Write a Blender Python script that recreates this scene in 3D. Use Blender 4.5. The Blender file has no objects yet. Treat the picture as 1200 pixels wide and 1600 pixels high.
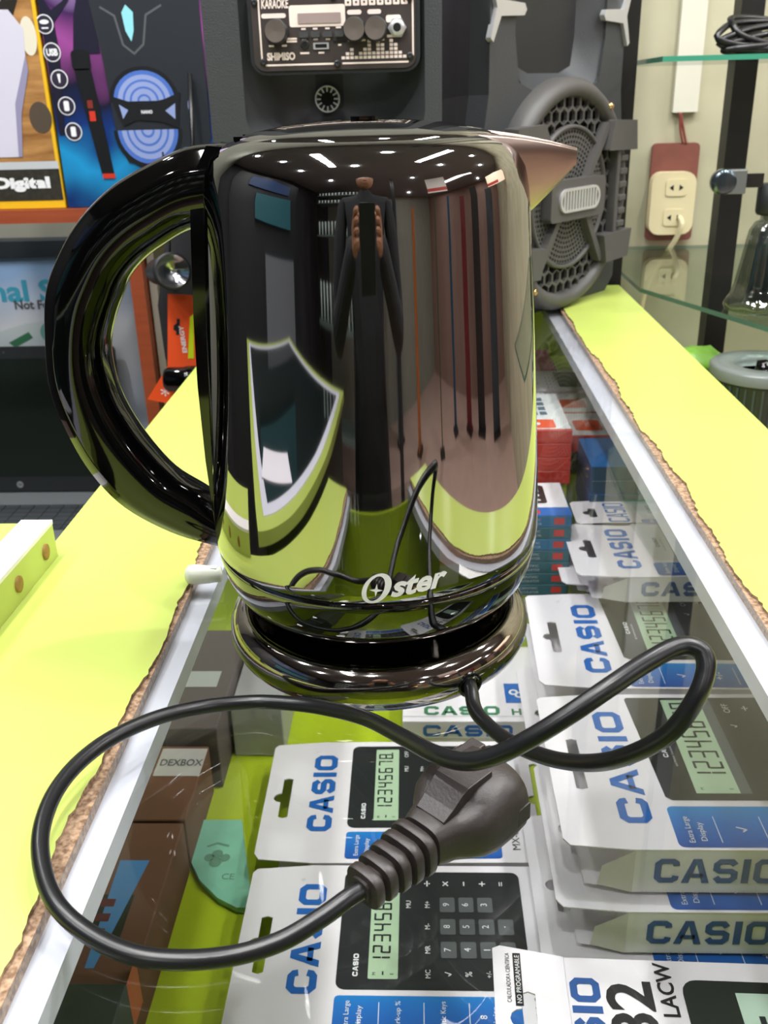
import bpy, math, random
from mathutils import Vector, Matrix
from mathutils.geometry import tessellate_polygon
random.seed(7)
S = bpy.context.scene
COL = S.collection
PI = math.pi

# ------------------------------------------------------------------ camera
def nrm(v): return v.normalized()
F = 1490.0
CAMZ = 0.266
_y = nrm(Vector((54, 658, -F)))
_d = Vector((90, -3390, -F)); _d = nrm(_d - _y * _y.dot(_d)); _z = -_d
_x = _y.cross(_z)
RW = Matrix((_x, _y, _z))                      # camera axes -> world
cam_data = bpy.data.cameras.new('camera')
cam_data.sensor_fit = 'VERTICAL'; cam_data.sensor_height = 24; cam_data.sensor_width = 18
cam_data.lens = 24 * F / 1600
cam_data.clip_start = 0.01
cam_data.dof.use_dof = True; cam_data.dof.focus_distance = 0.42; cam_data.dof.aperture_fstop = 18
cam = bpy.data.objects.new('camera', cam_data); COL.objects.link(cam)
M4 = RW.to_4x4(); M4.translation = Vector((0, 0, CAMZ)); cam.matrix_world = M4
S.camera = cam
def hit(px, py, ax, val):                      # pixel of the 1200x1600 frame -> point on an axis plane
    r = RW @ Vector((px - 600, -(py - 800), -F)); c = Vector((0, 0, CAMZ))
    return c + r * ((val - c[ax]) / r[ax])

# ------------------------------------------------------------------ world, exposure, lights
w = bpy.data.worlds.new('world'); S.world = w; w.use_nodes = True
w.node_tree.nodes['Background'].inputs[0].default_value = (0.95, 0.98, 1, 1)
w.node_tree.nodes['Background'].inputs[1].default_value = 0.35
S.view_settings.view_transform = 'Standard'; S.view_settings.look = 'None'
S.view_settings.gamma = 1; S.view_settings.use_curve_mapping = False
S.view_settings.exposure = -0.1
CEIL = 1.75
LIGHTS = [(4.4, -3.2), (4.6, 0.2), (2.6, -3.8), (2.4, 0.9), (0.75, 0.55), (-1.0, -1.9), (0.2, -2.2), (1.5, -1.6), (-1.2, -0.4), (-0.15, -0.35), (1.3, 0.0), (-1.1, 0.5), (-1.25, 1.45), (0.15, 0.8), (1.4, 1.1)]  # those far right and at the rear left are unseen, added as fill
LIGHT_W = 15.0
TUBE_W = 32.0

# ------------------------------------------------------------------ materials
def lin(c):
    if isinstance(c, str):
        c = c.lstrip('#'); c = [int(c[i:i + 2], 16) / 255 for i in (0, 2, 4)]
    return tuple((v / 12.92 if v <= 0.04045 else ((v + 0.055) / 1.055) ** 2.4) for v in c[:3]) + (1,)
MATS = {}
def mat(name, col, rough=0.5, metal=0.0, spec=0.5, coat=0.0, emit=None, es=0.0, noise=0.0, nscale=30.0, col2=None, bump=0.0, bscale=200.0, stretch=None):
    if name in MATS: return MATS[name]
    m = bpy.data.materials.new(name); m.use_nodes = True
    nt = m.node_tree; b = nt.nodes['Principled BSDF']
    b.inputs['Base Color'].default_value = lin(col)
    b.inputs['Roughness'].default_value = rough; b.inputs['Metallic'].default_value = metal
    b.inputs['Specular IOR Level'].default_value = spec; b.inputs['Coat Weight'].default_value = coat
    b.inputs['Coat Roughness'].default_value = 0.03
    if emit: b.inputs['Emission Color'].default_value = lin(emit); b.inputs['Emission Strength'].default_value = es
    tc = None
    if noise or bump:
        tc = nt.nodes.new('ShaderNodeTexCoord'); mp = nt.nodes.new('ShaderNodeMapping')
        nt.links.new(tc.outputs['Object'], mp.inputs[0])
        if stretch: mp.inputs['Scale'].default_value = stretch
    if noise:
        n = nt.nodes.new('ShaderNodeTexNoise'); n.inputs['Scale'].default_value = nscale; n.inputs['Detail'].default_value = 6
        nt.links.new(mp.outputs[0], n.inputs['Vector'])
        r = nt.nodes.new('ShaderNodeValToRGB'); r.color_ramp.elements[0].position = 0.35; r.color_ramp.elements[1].position = 0.65
        c1 = lin(col); c2 = lin(col2) if col2 else tuple(v * (1 - noise) for v in c1[:3]) + (1,)
        r.color_ramp.elements[0].color = c2; r.color_ramp.elements[1].color = c1
        nt.links.new(n.outputs['Fac'], r.inputs[0]); nt.links.new(r.outputs[0], b.inputs['Base Color'])
    if bump:
        n = nt.nodes.new('ShaderNodeTexNoise'); n.inputs['Scale'].default_value = bscale
        nt.links.new(mp.outputs[0], n.inputs['Vector'])
        bp = nt.nodes.new('ShaderNodeBump'); bp.inputs['Strength'].default_value = bump; bp.inputs['Distance'].default_value = 0.001
        nt.links.new(n.outputs['Fac'], bp.inputs['Height']); nt.links.new(bp.outputs[0], b.inputs['Normal'])
    MATS[name] = m
    return m
def glass_mat(name, tint, rough=0.0, ior=1.5, extra=0.0):
    m = bpy.data.materials.new(name); m.use_nodes = True; nt = m.node_tree
    nt.nodes.remove(nt.nodes['Principled BSDF']); out = nt.nodes['Material Output']
    t = nt.nodes.new('ShaderNodeBsdfTransparent'); t.inputs[0].default_value = lin(tint)
    g = nt.nodes.new('ShaderNodeBsdfGlossy'); g.inputs['Roughness'].default_value = rough
    f = nt.nodes.new('ShaderNodeFresnel'); ge = nt.nodes.new('ShaderNodeNewGeometry')
    mr = nt.nodes.new('ShaderNodeMapRange'); mr.inputs[3].default_value = ior; mr.inputs[4].default_value = 1 / ior   # same IOR on both faces
    nt.links.new(ge.outputs['Backfacing'], mr.inputs[0]); nt.links.new(mr.outputs[0], f.inputs[0])
    ad = nt.nodes.new('ShaderNodeMath'); ad.operation = 'ADD'; ad.inputs[1].default_value = extra; ad.use_clamp = True
    nt.links.new(f.outputs[0], ad.inputs[0])
    mx = nt.nodes.new('ShaderNodeMixShader')
    nt.links.new(ad.outputs[0], mx.inputs[0]); nt.links.new(t.outputs[0], mx.inputs[1]); nt.links.new(g.outputs[0], mx.inputs[2])
    nt.links.new(mx.outputs[0], out.inputs[0]); MATS[name] = m
    return m
def gradient_mat(name, stops, axis='Y', scale=1.0, noise_amt=0.0, nscale=8.0, rough=0.35, offset=0.0):
    m = bpy.data.materials.new(name); m.use_nodes = True; nt = m.node_tree; b = nt.nodes['Principled BSDF']
    b.inputs['Roughness'].default_value = rough
    tc = nt.nodes.new('ShaderNodeTexCoord'); sx = nt.nodes.new('ShaderNodeSeparateXYZ')
    nt.links.new(tc.outputs['Object'], sx.inputs[0])
    ml = nt.nodes.new('ShaderNodeMath'); ml.operation = 'MULTIPLY_ADD'; ml.inputs[1].default_value = scale; ml.inputs[2].default_value = offset
    nt.links.new(sx.outputs[axis], ml.inputs[0]); src = ml.outputs[0]
    if noise_amt:
        n = nt.nodes.new('ShaderNodeTexNoise'); n.inputs['Scale'].default_value = nscale
        nt.links.new(tc.outputs['Object'], n.inputs['Vector'])
        a = nt.nodes.new('ShaderNodeMath'); a.operation = 'MULTIPLY_ADD'; a.inputs[1].default_value = noise_amt
        nt.links.new(n.outputs['Fac'], a.inputs[0]); nt.links.new(src, a.inputs[2]); src = a.outputs[0]
    r = nt.nodes.new('ShaderNodeValToRGB'); e = r.color_ramp.elements
    e[0].position = stops[0][0]; e[0].color = lin(stops[0][1]); e[1].position = stops[-1][0]; e[1].color = lin(stops[-1][1])
    for p, c in stops[1:-1]:
        k = e.new(p); k.color = lin(c)
    nt.links.new(src, r.inputs[0]); nt.links.new(r.outputs[0], b.inputs['Base Color'])
    MATS[name] = m
    return m

LIME = mat('lime_laminate', '#b1c05e', 0.32, noise=0.05, nscale=6, bump=0.05, bscale=60)
LIMEIN = mat('lime_laminate_inside', '#a9bd24', 0.35, noise=0.08, nscale=9)
CHIP = mat('raw_chipboard', '#a98d72', 0.9, noise=0.5, nscale=420, col2='#6a503a', bump=0.6, bscale=500)
WHITEP = mat('white_ledge_paint', '#cfcfdc', 0.45, noise=0.06, nscale=12)
CARD = mat('white_cardboard', '#e4dfe6', 0.42, noise=0.03, nscale=15)
CARDG = mat('grey_cardboard_inside', '#d0ccc8', 0.8, noise=0.08, nscale=40)
BLUEP = mat('blue_print', '#1f63b5', 0.4)
NAVYP = mat('navy_print', '#1b4f93', 0.4)
BLACKP = mat('black_print', '#141518', 0.35)
DARKP = mat('charcoal_print', '#26292b', 0.3, noise=0.15, nscale=30)
GREYP = mat('grey_print', '#55595c', 0.4)
LGREY = mat('light_grey_print', '#b8bcc0', 0.4)
WHITEPR = mat('white_print', '#e4e6e8', 0.4)
LCD = mat('lcd_print', '#a9c2a4', 0.35)
LCDK = mat('lcd_digit_print', '#1a2420', 0.4)
OLIVE = mat('olive_print', '#5f6652', 0.4)
STRIP = gradient_mat('blue_gradient_print', [(0.0, '#1c3f94'), (0.5, '#1f6fc0'), (1.0, '#18a0d8')], 'X', 16, 0.15, 20)
REDP = mat('red_print', '#c73325', 0.4)
ORANGEP = mat('orange_print', '#ec5526', 0.4)
TEALP = mat('teal_print', '#24606c', 0.4, noise=0.2, nscale=60)
GREENP = mat('green_print', '#3f7a58', 0.4)
CHROME = mat('black_chrome', '#b7aea8', 0.035, metal=1.0)
CHROMEB = mat('smoked_chrome_base', '#ada19a', 0.06, metal=1.0)
MATS['black_chrome'].node_tree.nodes['Principled BSDF'].inputs['Base Color'].default_value = (0.36, 0.35, 0.345, 1)
MATS['smoked_chrome_base'].node_tree.nodes['Principled BSDF'].inputs['Base Color'].default_value = (0.36, 0.33, 0.31, 1)
SPOUTM = mat('satin_spout_steel', '#9c8b82', 0.34, metal=1.0)
GLOSSB = mat('gloss_black_plastic', '#040404', 0.05, spec=0.45)
BANDM = mat('gloss_black_band', '#060606', 0.03, spec=0.9, coat=1.0)
LOGO = mat('silver_logo', '#dcdcd6', 0.35)
RUBBER = mat('black_cord_rubber', '#101012', 0.32, spec=0.5)
PLUGM = mat('black_plug_rubber', '#2a2422', 0.42, spec=0.5, bump=0.1, bscale=900)
BRASS = mat('brass_pin', '#d8b27a', 0.25, metal=1.0)
SPK = mat('speaker_plastic', '#36383a', 0.5, bump=0.35, bscale=700)
SPK2 = mat('speaker_plastic_dark', '#1d1f21', 0.45, bump=0.2, bscale=700)
GRILL = mat('grille_plastic', '#4a4846', 0.5, bump=0.2, bscale=800)
VOID = mat('grille_void', '#0a0a0b', 0.9)
SILVER = mat('silver_plastic', '#c9cacb', 0.3, metal=0.6)
PANELB = mat('brown_black_panel', '#3a3230', 0.4)
CREAMP = mat('cream_print', '#ead9cf', 0.45)
WALLC = mat('cream_wall', '#bbb79c', 0.85, noise=0.10, nscale=5, col2='#a9a58a', bump=0.3, bscale=40)
WALLG = mat('grey_wall', '#8d8d80', 0.85, noise=0.1, nscale=5)
WALLD = mat('dark_shop_wall', '#34343a', 0.7, noise=0.3, nscale=3)
CEILM = mat('ceiling_white', '#77777a', 0.85, noise=0.03, nscale=4)
FLOORM = mat('beige_floor', '#c4a597', 0.3, noise=0.08, nscale=4)
WOODR = mat('red_wood_edge', '#9b4a2b', 0.45, noise=0.2, nscale=8, stretch=(1, 12, 12))
METALD = mat('dark_metal', '#211f1d', 0.4, metal=0.3)
IVORY = mat('ivory_plastic', '#dccda6', 0.4)
BROWNB = mat('maroon_block', '#7c463b', 0.6, noise=0.15, nscale=40)
CARTON = mat('brown_carton', '#6d4a38', 0.8, noise=0.12, nscale=18)
CARTOND = mat('dark_carton', '#38302c', 0.8, noise=0.2, nscale=18)
GLASS = glass_mat('counter_glass', '#f9faf9', 0.0, 1.5)
GLASS2 = glass_mat('shelf_glass', '#e6efe8', 0.02, 1.5)
GEDGE = mat('green_glass_edge', '#3d8c72', 0.15, spec=0.8)
GEDGE2 = mat('dark_glass_edge', '#4a6f66', 0.15, spec=0.8)
JARG = glass_mat('jar_glass', '#d8dcd8', 0.02, 1.55, 0.12)
CLEARP = mat('frosted_plastic', '#cfd2c4', 0.25)
LAPT = mat('laptop_plastic', '#2a2e31', 0.45)
SCREEN = mat('laptop_screen', '#1d2620', 0.3)
LAPG = mat('laptop_grey', '#85898c', 0.45)
SKIN = mat('skin', '#9a6b52', 0.55)
CLOTH = mat('dark_cloth', '#1b1c20', 0.85, noise=0.2, nscale=20)
SKYBLUE = gradient_mat('blue_cloud_print', [(0.0, '#5f8fcb'), (0.4, '#b9c6dc'), (0.7, '#dde0e6'), (1.0, '#8fb0d8')], 'Z', 2.2, 0.6, 5, offset=-0.25)
GLOWP = gradient_mat('stage_light_print', [(0.0, '#0a2c66'), (0.16, '#1c8cc4'), (0.26, '#0d2f70'), (0.36, '#12152c'), (0.52, '#94468f'), (0.64, '#3b1d4f'), (0.78, '#c9a8e6'), (1.0, '#dfe6f8')], 'Z', 2.6, 0.42, 9, offset=-0.2)
WOODP = mat('wood_photo_print', '#b98a52', 0.4, noise=0.4, nscale=12, col2='#7d5228', stretch=(1, 1, 6))

# ------------------------------------------------------------------ mesh helper
class MB:
    def __init__(s): s.v = []; s.f = []; s.m = []; s.sm = []; s.mats = []; s.T = Matrix.Identity(4)
    def mi(s, m):
        if m not in s.mats: s.mats.append(m)
        return s.mats.index(m)
    def add(s, vs, fs, m, smooth=False):
        o = len(s.v); s.v += [s.T @ Vector(p) for p in vs]; k = s.mi(m)
        for f in fs: s.f.append([i + o for i in f]); s.m.append(k); s.sm.append(smooth)
        return s
    def box(s, lo, hi, m):
        (a, b, c), (d, e, f) = lo, hi
        vs = [(a, b, c), (d, b, c), (d, e, c), (a, e, c), (a, b, f), (d, b, f), (d, e, f), (a, e, f)]
        return s.add(vs, [(0, 3, 2, 1), (4, 5, 6, 7), (0, 1, 5, 4), (1, 2, 6, 5), (2, 3, 7, 6), (3, 0, 4, 7)], m)
    def prism(s, out, z0, z1, m, holes=(), side=None, flat=False):
        loops = [list(out)] + [list(h) for h in holes]
        tri = tessellate_polygon([[Vector((p[0], p[1], 0)) for p in l] for l in loops])
        pts = [p for l in loops for p in l]; n = len(pts)
        def area(t):
            a, b, c = [pts[i] for i in t]; return (b[0] - a[0]) * (c[1] - a[1]) - (b[1] - a[1]) * (c[0] - a[0])
        tri = [tuple(t) if area(t) > 0 else (t[0], t[2], t[1]) for t in tri]
        if flat:
            return s.add([(p[0], p[1], z1) for p in pts], tri, m)
        vs = [(p[0], p[1], z1) for p in pts] + [(p[0], p[1], z0) for p in pts]
        fs = tri + [(t[0] + n, t[2] + n, t[1] + n) for t in tri]
        s.add(vs, fs, m)
        sf = []; o = 0
        for li, l in enumerate(loops):
            k = len(l); a = sum(l[i][0] * l[(i + 1) % k][1] - l[(i + 1) % k][0] * l[i][1] for i in range(k))
            ccw = (a > 0) == (li == 0)
            for i in range(k):
                j = (i + 1) % k
                q = (o + i + n, o + j + n, o + j, o + i)
                sf.append(q if ccw else q[::-1])
            o += k
        return s.add(vs, sf, side or m)
    def poly(s, out, z, m, holes=()): return s.prism(out, 0, z, m, holes, flat=True)
    def lathe(s, prof, m, n=48, smooth=True, c=(0, 0), cap=True, a0=0, a1=2 * PI):
        full = abs(a1 - a0 - 2 * PI) < 1e-6; k = n if full else n + 1
        vs = [(c[0] + r * math.cos(a0 + (a1 - a0) * i / n), c[1] + r * math.sin(a0 + (a1 - a0) * i / n), z) for z, r in prof for i in range(k)]
        fs = []
        for j in range(len(prof) - 1):
            for i in range(n):
                i2 = (i + 1) % k
                fs.append((j * k + i, j * k + i2, (j + 1) * k + i2, (j + 1) * k + i))
        s.add(vs, fs, m, smooth)
        if cap and full:
            if prof[0][1] > 1e-6: s.add([vs[i] for i in range(k)], [tuple(range(k))[::-1]], m)
            if prof[-1][1] > 1e-6: s.add([vs[(len(prof) - 1) * k + i] for i in range(k)], [tuple(range(k))], m)
        return s
    def tube(s, pts, r, m, n=12, closed=False):
        pts = [Vector(p) for p in pts]; N = len(pts); rings = []
        up = Vector((0, 0, 1)); prev = None
        for i, p in enumerate(pts):
            t = (pts[(i + 1) % N] - pts[i - 1]) if (closed or 0 < i < N - 1) else (pts[1] - pts[0] if i == 0 else pts[-1] - pts[-2])
            t.normalize()
            if prev is None: a = t.cross(up if abs(t.z) < 0.9 else Vector((1, 0, 0)))
            else: a = prev - t * prev.dot(t)
            a.normalize(); prev = a; b = t.cross(a)
            rr = r[i] if isinstance(r, (list, tuple)) else r
            rings.append([p + (a * math.cos(2 * PI * k / n) + b * math.sin(2 * PI * k / n)) * rr for k in range(n)])
        vs = [v for g in rings for v in g]; fs = []
        for j in range(N if closed else N - 1):
            j2 = (j + 1) % N
            for k in range(n):
                k2 = (k + 1) % n; fs.append((j * n + k, j * n + k2, j2 * n + k2, j2 * n + k))
        if not closed: fs += [tuple(range(n))[::-1], tuple((N - 1) * n + k for k in range(n))]
        return s.add(vs, fs, m, True)
    def loft(s, rings, m, smooth=True, caps=True):
        n = len(rings[0]); vs = [v for g in rings for v in g]; fs = []
        for j in range(len(rings) - 1):
            for k in range(n):
                k2 = (k + 1) % n; fs.append((j * n + k, j * n + k2, (j + 1) * n + k2, (j + 1) * n + k))
        s.add(vs, fs, m, smooth)
        if caps:
            s.add(rings[0], [tuple(range(n))[::-1]], m); s.add(rings[-1], [tuple(range(n))], m)
        return s
    def build(s, name, parent=None, bevel=0, seg=2, loc=None, rot=None):
        me = bpy.data.meshes.new(name); me.from_pydata([tuple(v) for v in s.v], [], s.f)
        for m in s.mats: me.materials.append(m)
        for p, k, q in zip(me.polygons, s.m, s.sm): p.material_index = k; p.use_smooth = q
        me.validate(); me.update()
        o = bpy.data.objects.new(name, me); COL.objects.link(o)
        if parent: o.parent = parent
        if loc is not None: o.location = loc
        if rot is not None: o.rotation_euler = rot
        if bevel:
            b = o.modifiers.new('bevel', 'BEVEL'); b.width = bevel; b.segments = seg; b.limit_method = 'ANGLE'; b.angle_limit = 0.6
        return o
def tag(o, label=None, cat=None, group=None, kind=None):
    if label: o['label'] = label
    if cat: o['category'] = cat
    if group: o['group'] = group
    if kind: o['kind'] = kind
    return o
def thing(name, label, cat, loc=(0, 0, 0), rz=0, group=None, rot=None):
    o = bpy.data.objects.new(name, None); o.empty_display_size = 0.02; COL.objects.link(o)
    o.location = loc; o.rotation_euler = rot if rot else (0, 0, rz)
    return tag(o, label, cat, group)
def copy_thing(root, loc, rot=None, label=None, group=None):
    r = root.copy(); COL.objects.link(r); r.location = loc
    if rot is not None: r.rotation_euler = rot
    if label: r['label'] = label
    if group: r['group'] = group
    for ch in list(root.children):
        c = ch.copy(); COL.objects.link(c); c.parent = r
        for g in list(ch.children):
            d = g.copy(); COL.objects.link(d); d.parent = c
    return r
def rrect(x0, y0, x1, y1, r=0.003, n=4):
    r = min(r, abs(x1 - x0) / 2.01, abs(y1 - y0) / 2.01)
    out = []
    for cx, cy, a in ((x1 - r, y0 + r, -PI / 2), (x1 - r, y1 - r, 0), (x0 + r, y1 - r, PI / 2), (x0 + r, y0 + r, PI)):
        for i in range(n + 1):
            t = a + PI / 2 * i / n; out.append((cx + r * math.cos(t), cy + r * math.sin(t)))
    return out
def circ(x, y, r, n=24, ry=None): return [(x + r * math.cos(2 * PI * i / n), y + (ry or r) * math.sin(2 * PI * i / n)) for i in range(n)]
def rect(x0, y0, x1, y1): return [(x0, y0), (x1, y0), (x1, y1), (x0, y1)]

# text in the built-in font, as flat polygons
_tc = {}
def text_geo(s, bold=0.0, shear=0.0):
    k = (s, bold, shear)
    if k not in _tc:
        cu = bpy.data.curves.new('t', 'FONT'); cu.body = s; cu.size = 1; cu.offset = bold; cu.shear = shear; cu.resolution_u = 3
        o = bpy.data.objects.new('t', cu); COL.objects.link(o); bpy.context.view_layer.update()
        me = o.evaluated_get(bpy.context.evaluated_depsgraph_get()).to_mesh()
        vs = [tuple(v.co) for v in me.vertices]; fs = [tuple(p.vertices) for p in me.polygons]
        o.to_mesh_clear; bpy.data.objects.remove(o); bpy.data.curves.remove(cu)
        _tc[k] = (vs, fs)
    return _tc[k]
def put_text(mb, s, x, y, h, z, m, w=None, ang=0.0, bold=0.0, shear=0.0, align='c', fn=None):
    vs, fs = text_geo(s, bold, shear)
    if not vs: return
    x0 = min(v[0] for v in vs); x1 = max(v[0] for v in vs); y0 = min(v[1] for v in vs); y1 = max(v[1] for v in vs)
    sy = h / (y1 - y0); sx = (w / (x1 - x0)) if w else sy
    ox = {'c': (x0 + x1) / 2, 'l': x0, 'r': x1}[align]; oy = (y0 + y1) / 2
    ca, sa = math.cos(ang), math.sin(ang); out = []
    for v in vs:
        a = (v[0] - ox) * sx; b = (v[1] - oy) * sy
        p = (x + a * ca - b * sa, y + a * sa + b * ca, z)
        out.append(fn(p) if fn else p)
    mb.add(out, fs, m)
def stroke(mb, pts, wd, z, m, closed=False):
    pts = [Vector((p[0], p[1], 0)) for p in pts]; N = len(pts); L = []; R = []
    for i, p in enumerate(pts):
        a = (p - pts[i - 1]).normalized() if (i > 0 or closed) else None
        b = (pts[(i + 1) % N] - p).normalized() if (i < N - 1 or closed) else None
        if a is None: a = b
        if b is None: b = a
        t = (a + b); t = t.normalized() if t.length > 1e-6 else a
        nn = Vector((-t.y, t.x, 0)); k = wd / 2 / max(0.4, nn.dot(Vector((-a.y, a.x, 0))))
        L.append(p + nn * k); R.append(p - nn * k)
    vs = [(v.x, v.y, z) for v in L + R]; fs = []
    for i in range(N if closed else N - 1):
        j = (i + 1) % N; fs.append((N + i, N + j, j, i))
    mb.add(vs, fs, m)
def wide_word(mb, x, y, w, h, z, m, ang=0.0, word='CASIO'):
    """heavy square sans capitals C A S I O"""
    T0 = mb.T; mb.T = T0 @ Matrix.Translation((x, y, 0)) @ Matrix.Rotation(ang, 4, 'Z')
    adv = {'C': 1.0, 'A': 1.12, 'S': 1.0, 'I': 0.42, 'O': 1.05}
    tot = sum(adv[c] for c in word) + 0.1 * (len(word) - 1)
    u = w / tot; t = min(0.26 * h, 0.27 * u); px = -w / 2
    for c in word:
        cw = adv[c] * u; X0 = px + t / 2; X1 = px + cw - t / 2; Y0 = -h / 2 + t / 2; Y1 = h / 2 - t / 2; q = t * 0.55
        if c == 'C': stroke(mb, [(X1, Y1 - q * 1.6), (X1 - q * 0.2, Y1 - q * 0.6), (X1 - q, Y1), (X0 + q, Y1), (X0, Y1 - q), (X0, Y0 + q), (X0 + q, Y0), (X1 - q, Y0), (X1 - q * 0.2, Y0 + q * 0.6), (X1, Y0 + q * 1.6)], t, z, m)
        elif c == 'O': stroke(mb, [(X1 - q, Y1), (X0 + q, Y1), (X0, Y1 - q), (X0, Y0 + q), (X0 + q, Y0), (X1 - q, Y0), (X1, Y0 + q), (X1, Y1 - q)], t, z, m, True)
        elif c == 'S': stroke(mb, [(X1, Y1 - q * 1.2), (X1 - q, Y1), (X0 + q, Y1), (X0, Y1 - q), (X0, q * 0.7), (X0 + q, 0), (X1 - q, 0), (X1, -q * 0.7), (X1, Y0 + q), (X1 - q, Y0), (X0 + q, Y0), (X0, Y0 + q * 1.2)], t, z, m)
        elif c == 'I': mb.poly(rect(px + cw / 2 - t * 0.55, -h / 2, px + cw / 2 + t * 0.55, h / 2), z, m)
        elif c == 'A':
            xm = px + cw / 2
            mb.poly([(px, -h / 2), (px + t * 1.1, -h / 2), (xm, h / 2 - t * 1.0), (px + cw - t * 1.1, -h / 2), (px + cw, -h / 2), (xm + t * 0.62, h / 2), (xm - t * 0.62, h / 2)], z, m)
            mb.poly(rect(px + cw * 0.24, -h * 0.28, px + cw * 0.76, -h * 0.28 + t * 0.8), z, m)
        px += cw + 0.1 * u
    mb.T = T0
SEG = {'1': 'bc', '2': 'abged', '3': 'abgcd', '4': 'fgbc', '5': 'afgcd', '6': 'afgedc', '7': 'abc', '8': 'abcdefg', '0': 'abcdef'}
def seven(mb, s, x, y, w, h, z, m):
    n = len(s); u = w / n
    for i, c in enumerate(s):
        a = x + i * u + u * 0.14; b = x + (i + 1) * u - u * 0.16; t = u * 0.15; ym = y + h / 2; g = t * 0.25
        P = {'a': rect(a + g, y + h - t, b - g, y + h), 'g': rect(a + g, ym - t / 2, b - g, ym + t / 2), 'd': rect(a + g, y, b - g, y + t),
             'f': rect(a, ym + g, a + t, y + h - g), 'b': rect(b - t, ym + g, b, y + h - g), 'e': rect(a, y + g, a + t, ym - g), 'c': rect(b - t, y + g, b, ym - g)}
        for k in SEG[c]: mb.poly(P[k], z, m)
    mb.poly(rect(x + w - u * 0.1, y, x + w + u * 0.06, y + u * 0.16), z, m)

# ------------------------------------------------------------------ room
FZ = -1.0
def struct(name, mb, **k): return tag(mb.build(name, **k), kind='structure')
RX0, RX1, RY0, RY1 = -2.4, 5.6, -5.2, 1.80
struct('floor', MB().box((RX0, RY0, FZ - 0.05), (RX1, RY1, FZ), FLOORM))
struct('ceiling', MB().box((RX0, RY0, CEIL), (RX1, RY1, CEIL + 0.05), CEILM))
struct('wall_left', MB().box((RX0 - 0.05, RY0, FZ), (RX0, RY1, CEIL), WALLD))
struct('wall_back', MB().box((RX0, RY0 - 0.05, FZ), (RX1, RY0, CEIL), WALLG))
struct('wall_right', MB().box((RX1, RY0, FZ), (RX1 + 0.05, RY1, CEIL), mat('pink_shop_wall', '#94786c', 0.8, noise=0.1, nscale=3)))
struct('wall_front', MB().box((RX0, RY1, FZ), (0.29, RY1 + 0.05, CEIL), WALLG).box((0.29, RY1, FZ), (RX1, RY1 + 0.05, CEIL), WALLC))

# ceiling lamps, with unseen ones added as fill
def area(name, loc, sx, sy, power, color=(1, 0.98, 0.95), shape='RECTANGLE', parent=None):
    l = bpy.data.lights.new(name, 'AREA'); l.shape = shape; l.size = sx
    if shape == 'RECTANGLE': l.size_y = sy
    l.energy = power; l.color = color
    o = bpy.data.objects.new(name, l); COL.objects.link(o); o.location = loc
    if parent: o.parent = parent
    return o
first = None
for i, (x, y) in enumerate(LIGHTS):
    t = thing('ceiling_downlight', 'round white recessed ceiling downlight of the shop, some added as fill', 'ceiling light', (x, y, CEIL), group='ceiling downlights')
    MB().lathe([(-0.001, 0.07), (-0.012, 0.07), (-0.012, 0.055), (-0.004, 0.052)], mat('lamp_rim', '#dddddd', 0.4), 24, cap=False).build('rim', t)
    area('lamp', (0, 0, -0.006), 0.1, 0.1, LIGHT_W * (2.2 if (x, y) == (0.75, 0.55) or x > 2 else 0.9), (0.97, 0.99, 1.0), 'DISK', t)
for i, (x, y, L, wd) in enumerate([(3.2, -1.2, 2.6, 0.25), (-0.5, 0.25, 1.2, 0.10), (0.75, 0.6, 1.2, 0.10)]):  # unseen tubes, added to brighten the counter and the pink floor
    t = thing('added_fill_tube', 'long white tube added on the ceiling as fill light, %s' % ['over the pink floor', 'left of the counter', 'right of the counter'][i], 'ceiling light', (x, y, CEIL))
    MB().box((-wd / 2 - 0.01, -L / 2 - 0.01, -0.03), (wd / 2 + 0.01, L / 2 + 0.01, -0.001), mat('lamp_rim', '#dddddd', 0.4)).build('housing', t)
    area('lamp', (0, 0, -0.032), wd, L, TUBE_W, (1.0, 0.98, 0.96), parent=t)

# ------------------------------------------------------------------ display counter (things: case, top boards, pane)
XL, XR = -0.137, 0.183; XLO, XRO = -0.240, 0.287; YN, YF = -0.02, 1.52; CFZ = -0.30
ct = thing('display_case', 'long glass-topped display case with lime green shelf under the kettle', 'display case', (0, 0, FZ))
def cbox(lo, hi, m, mb=None):
    mb = mb or MB(); return mb.box((lo[0], lo[1], lo[2] - FZ), (hi[0], hi[1], hi[2] - FZ), m)
cbox((XLO + 0.004, YN, CFZ - 0.018), (XRO, YF, CFZ), LIMEIN).build('shelf', ct)
cbox((XLO + 0.004, YN, FZ), (XRO, YF, FZ + 0.08), LIMEIN).build('plinth', ct)
cbox((XLO + 0.004, YN, FZ + 0.08), (XLO + 0.010, YF, -0.019), LIMEIN).build('side_panel', ct)
cbox((XRO - 0.006, YN, FZ + 0.08), (XRO, YF, -0.019), LIMEIN).build('side_panel', ct)
cbox((XLO + 0.01, YN, FZ + 0.08), (XRO - 0.006, YN + 0.008, -0.019), LIMEIN).build('end_panel', ct)
cbox((XLO + 0.01, YF - 0.008, FZ + 0.08), (XRO - 0.006, YF, -0.019), LIMEIN).build('end_panel', ct)
mb = MB()
cbox((XL - 0.0, YN, -0.018), (-0.1255, YF, -0.0064), WHITEP, mb); mb.build('ledge', ct)
cbox((0.1665, YN, -0.018), (XR, YF, -0.0064), WHITEP).build('ledge', ct)
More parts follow.
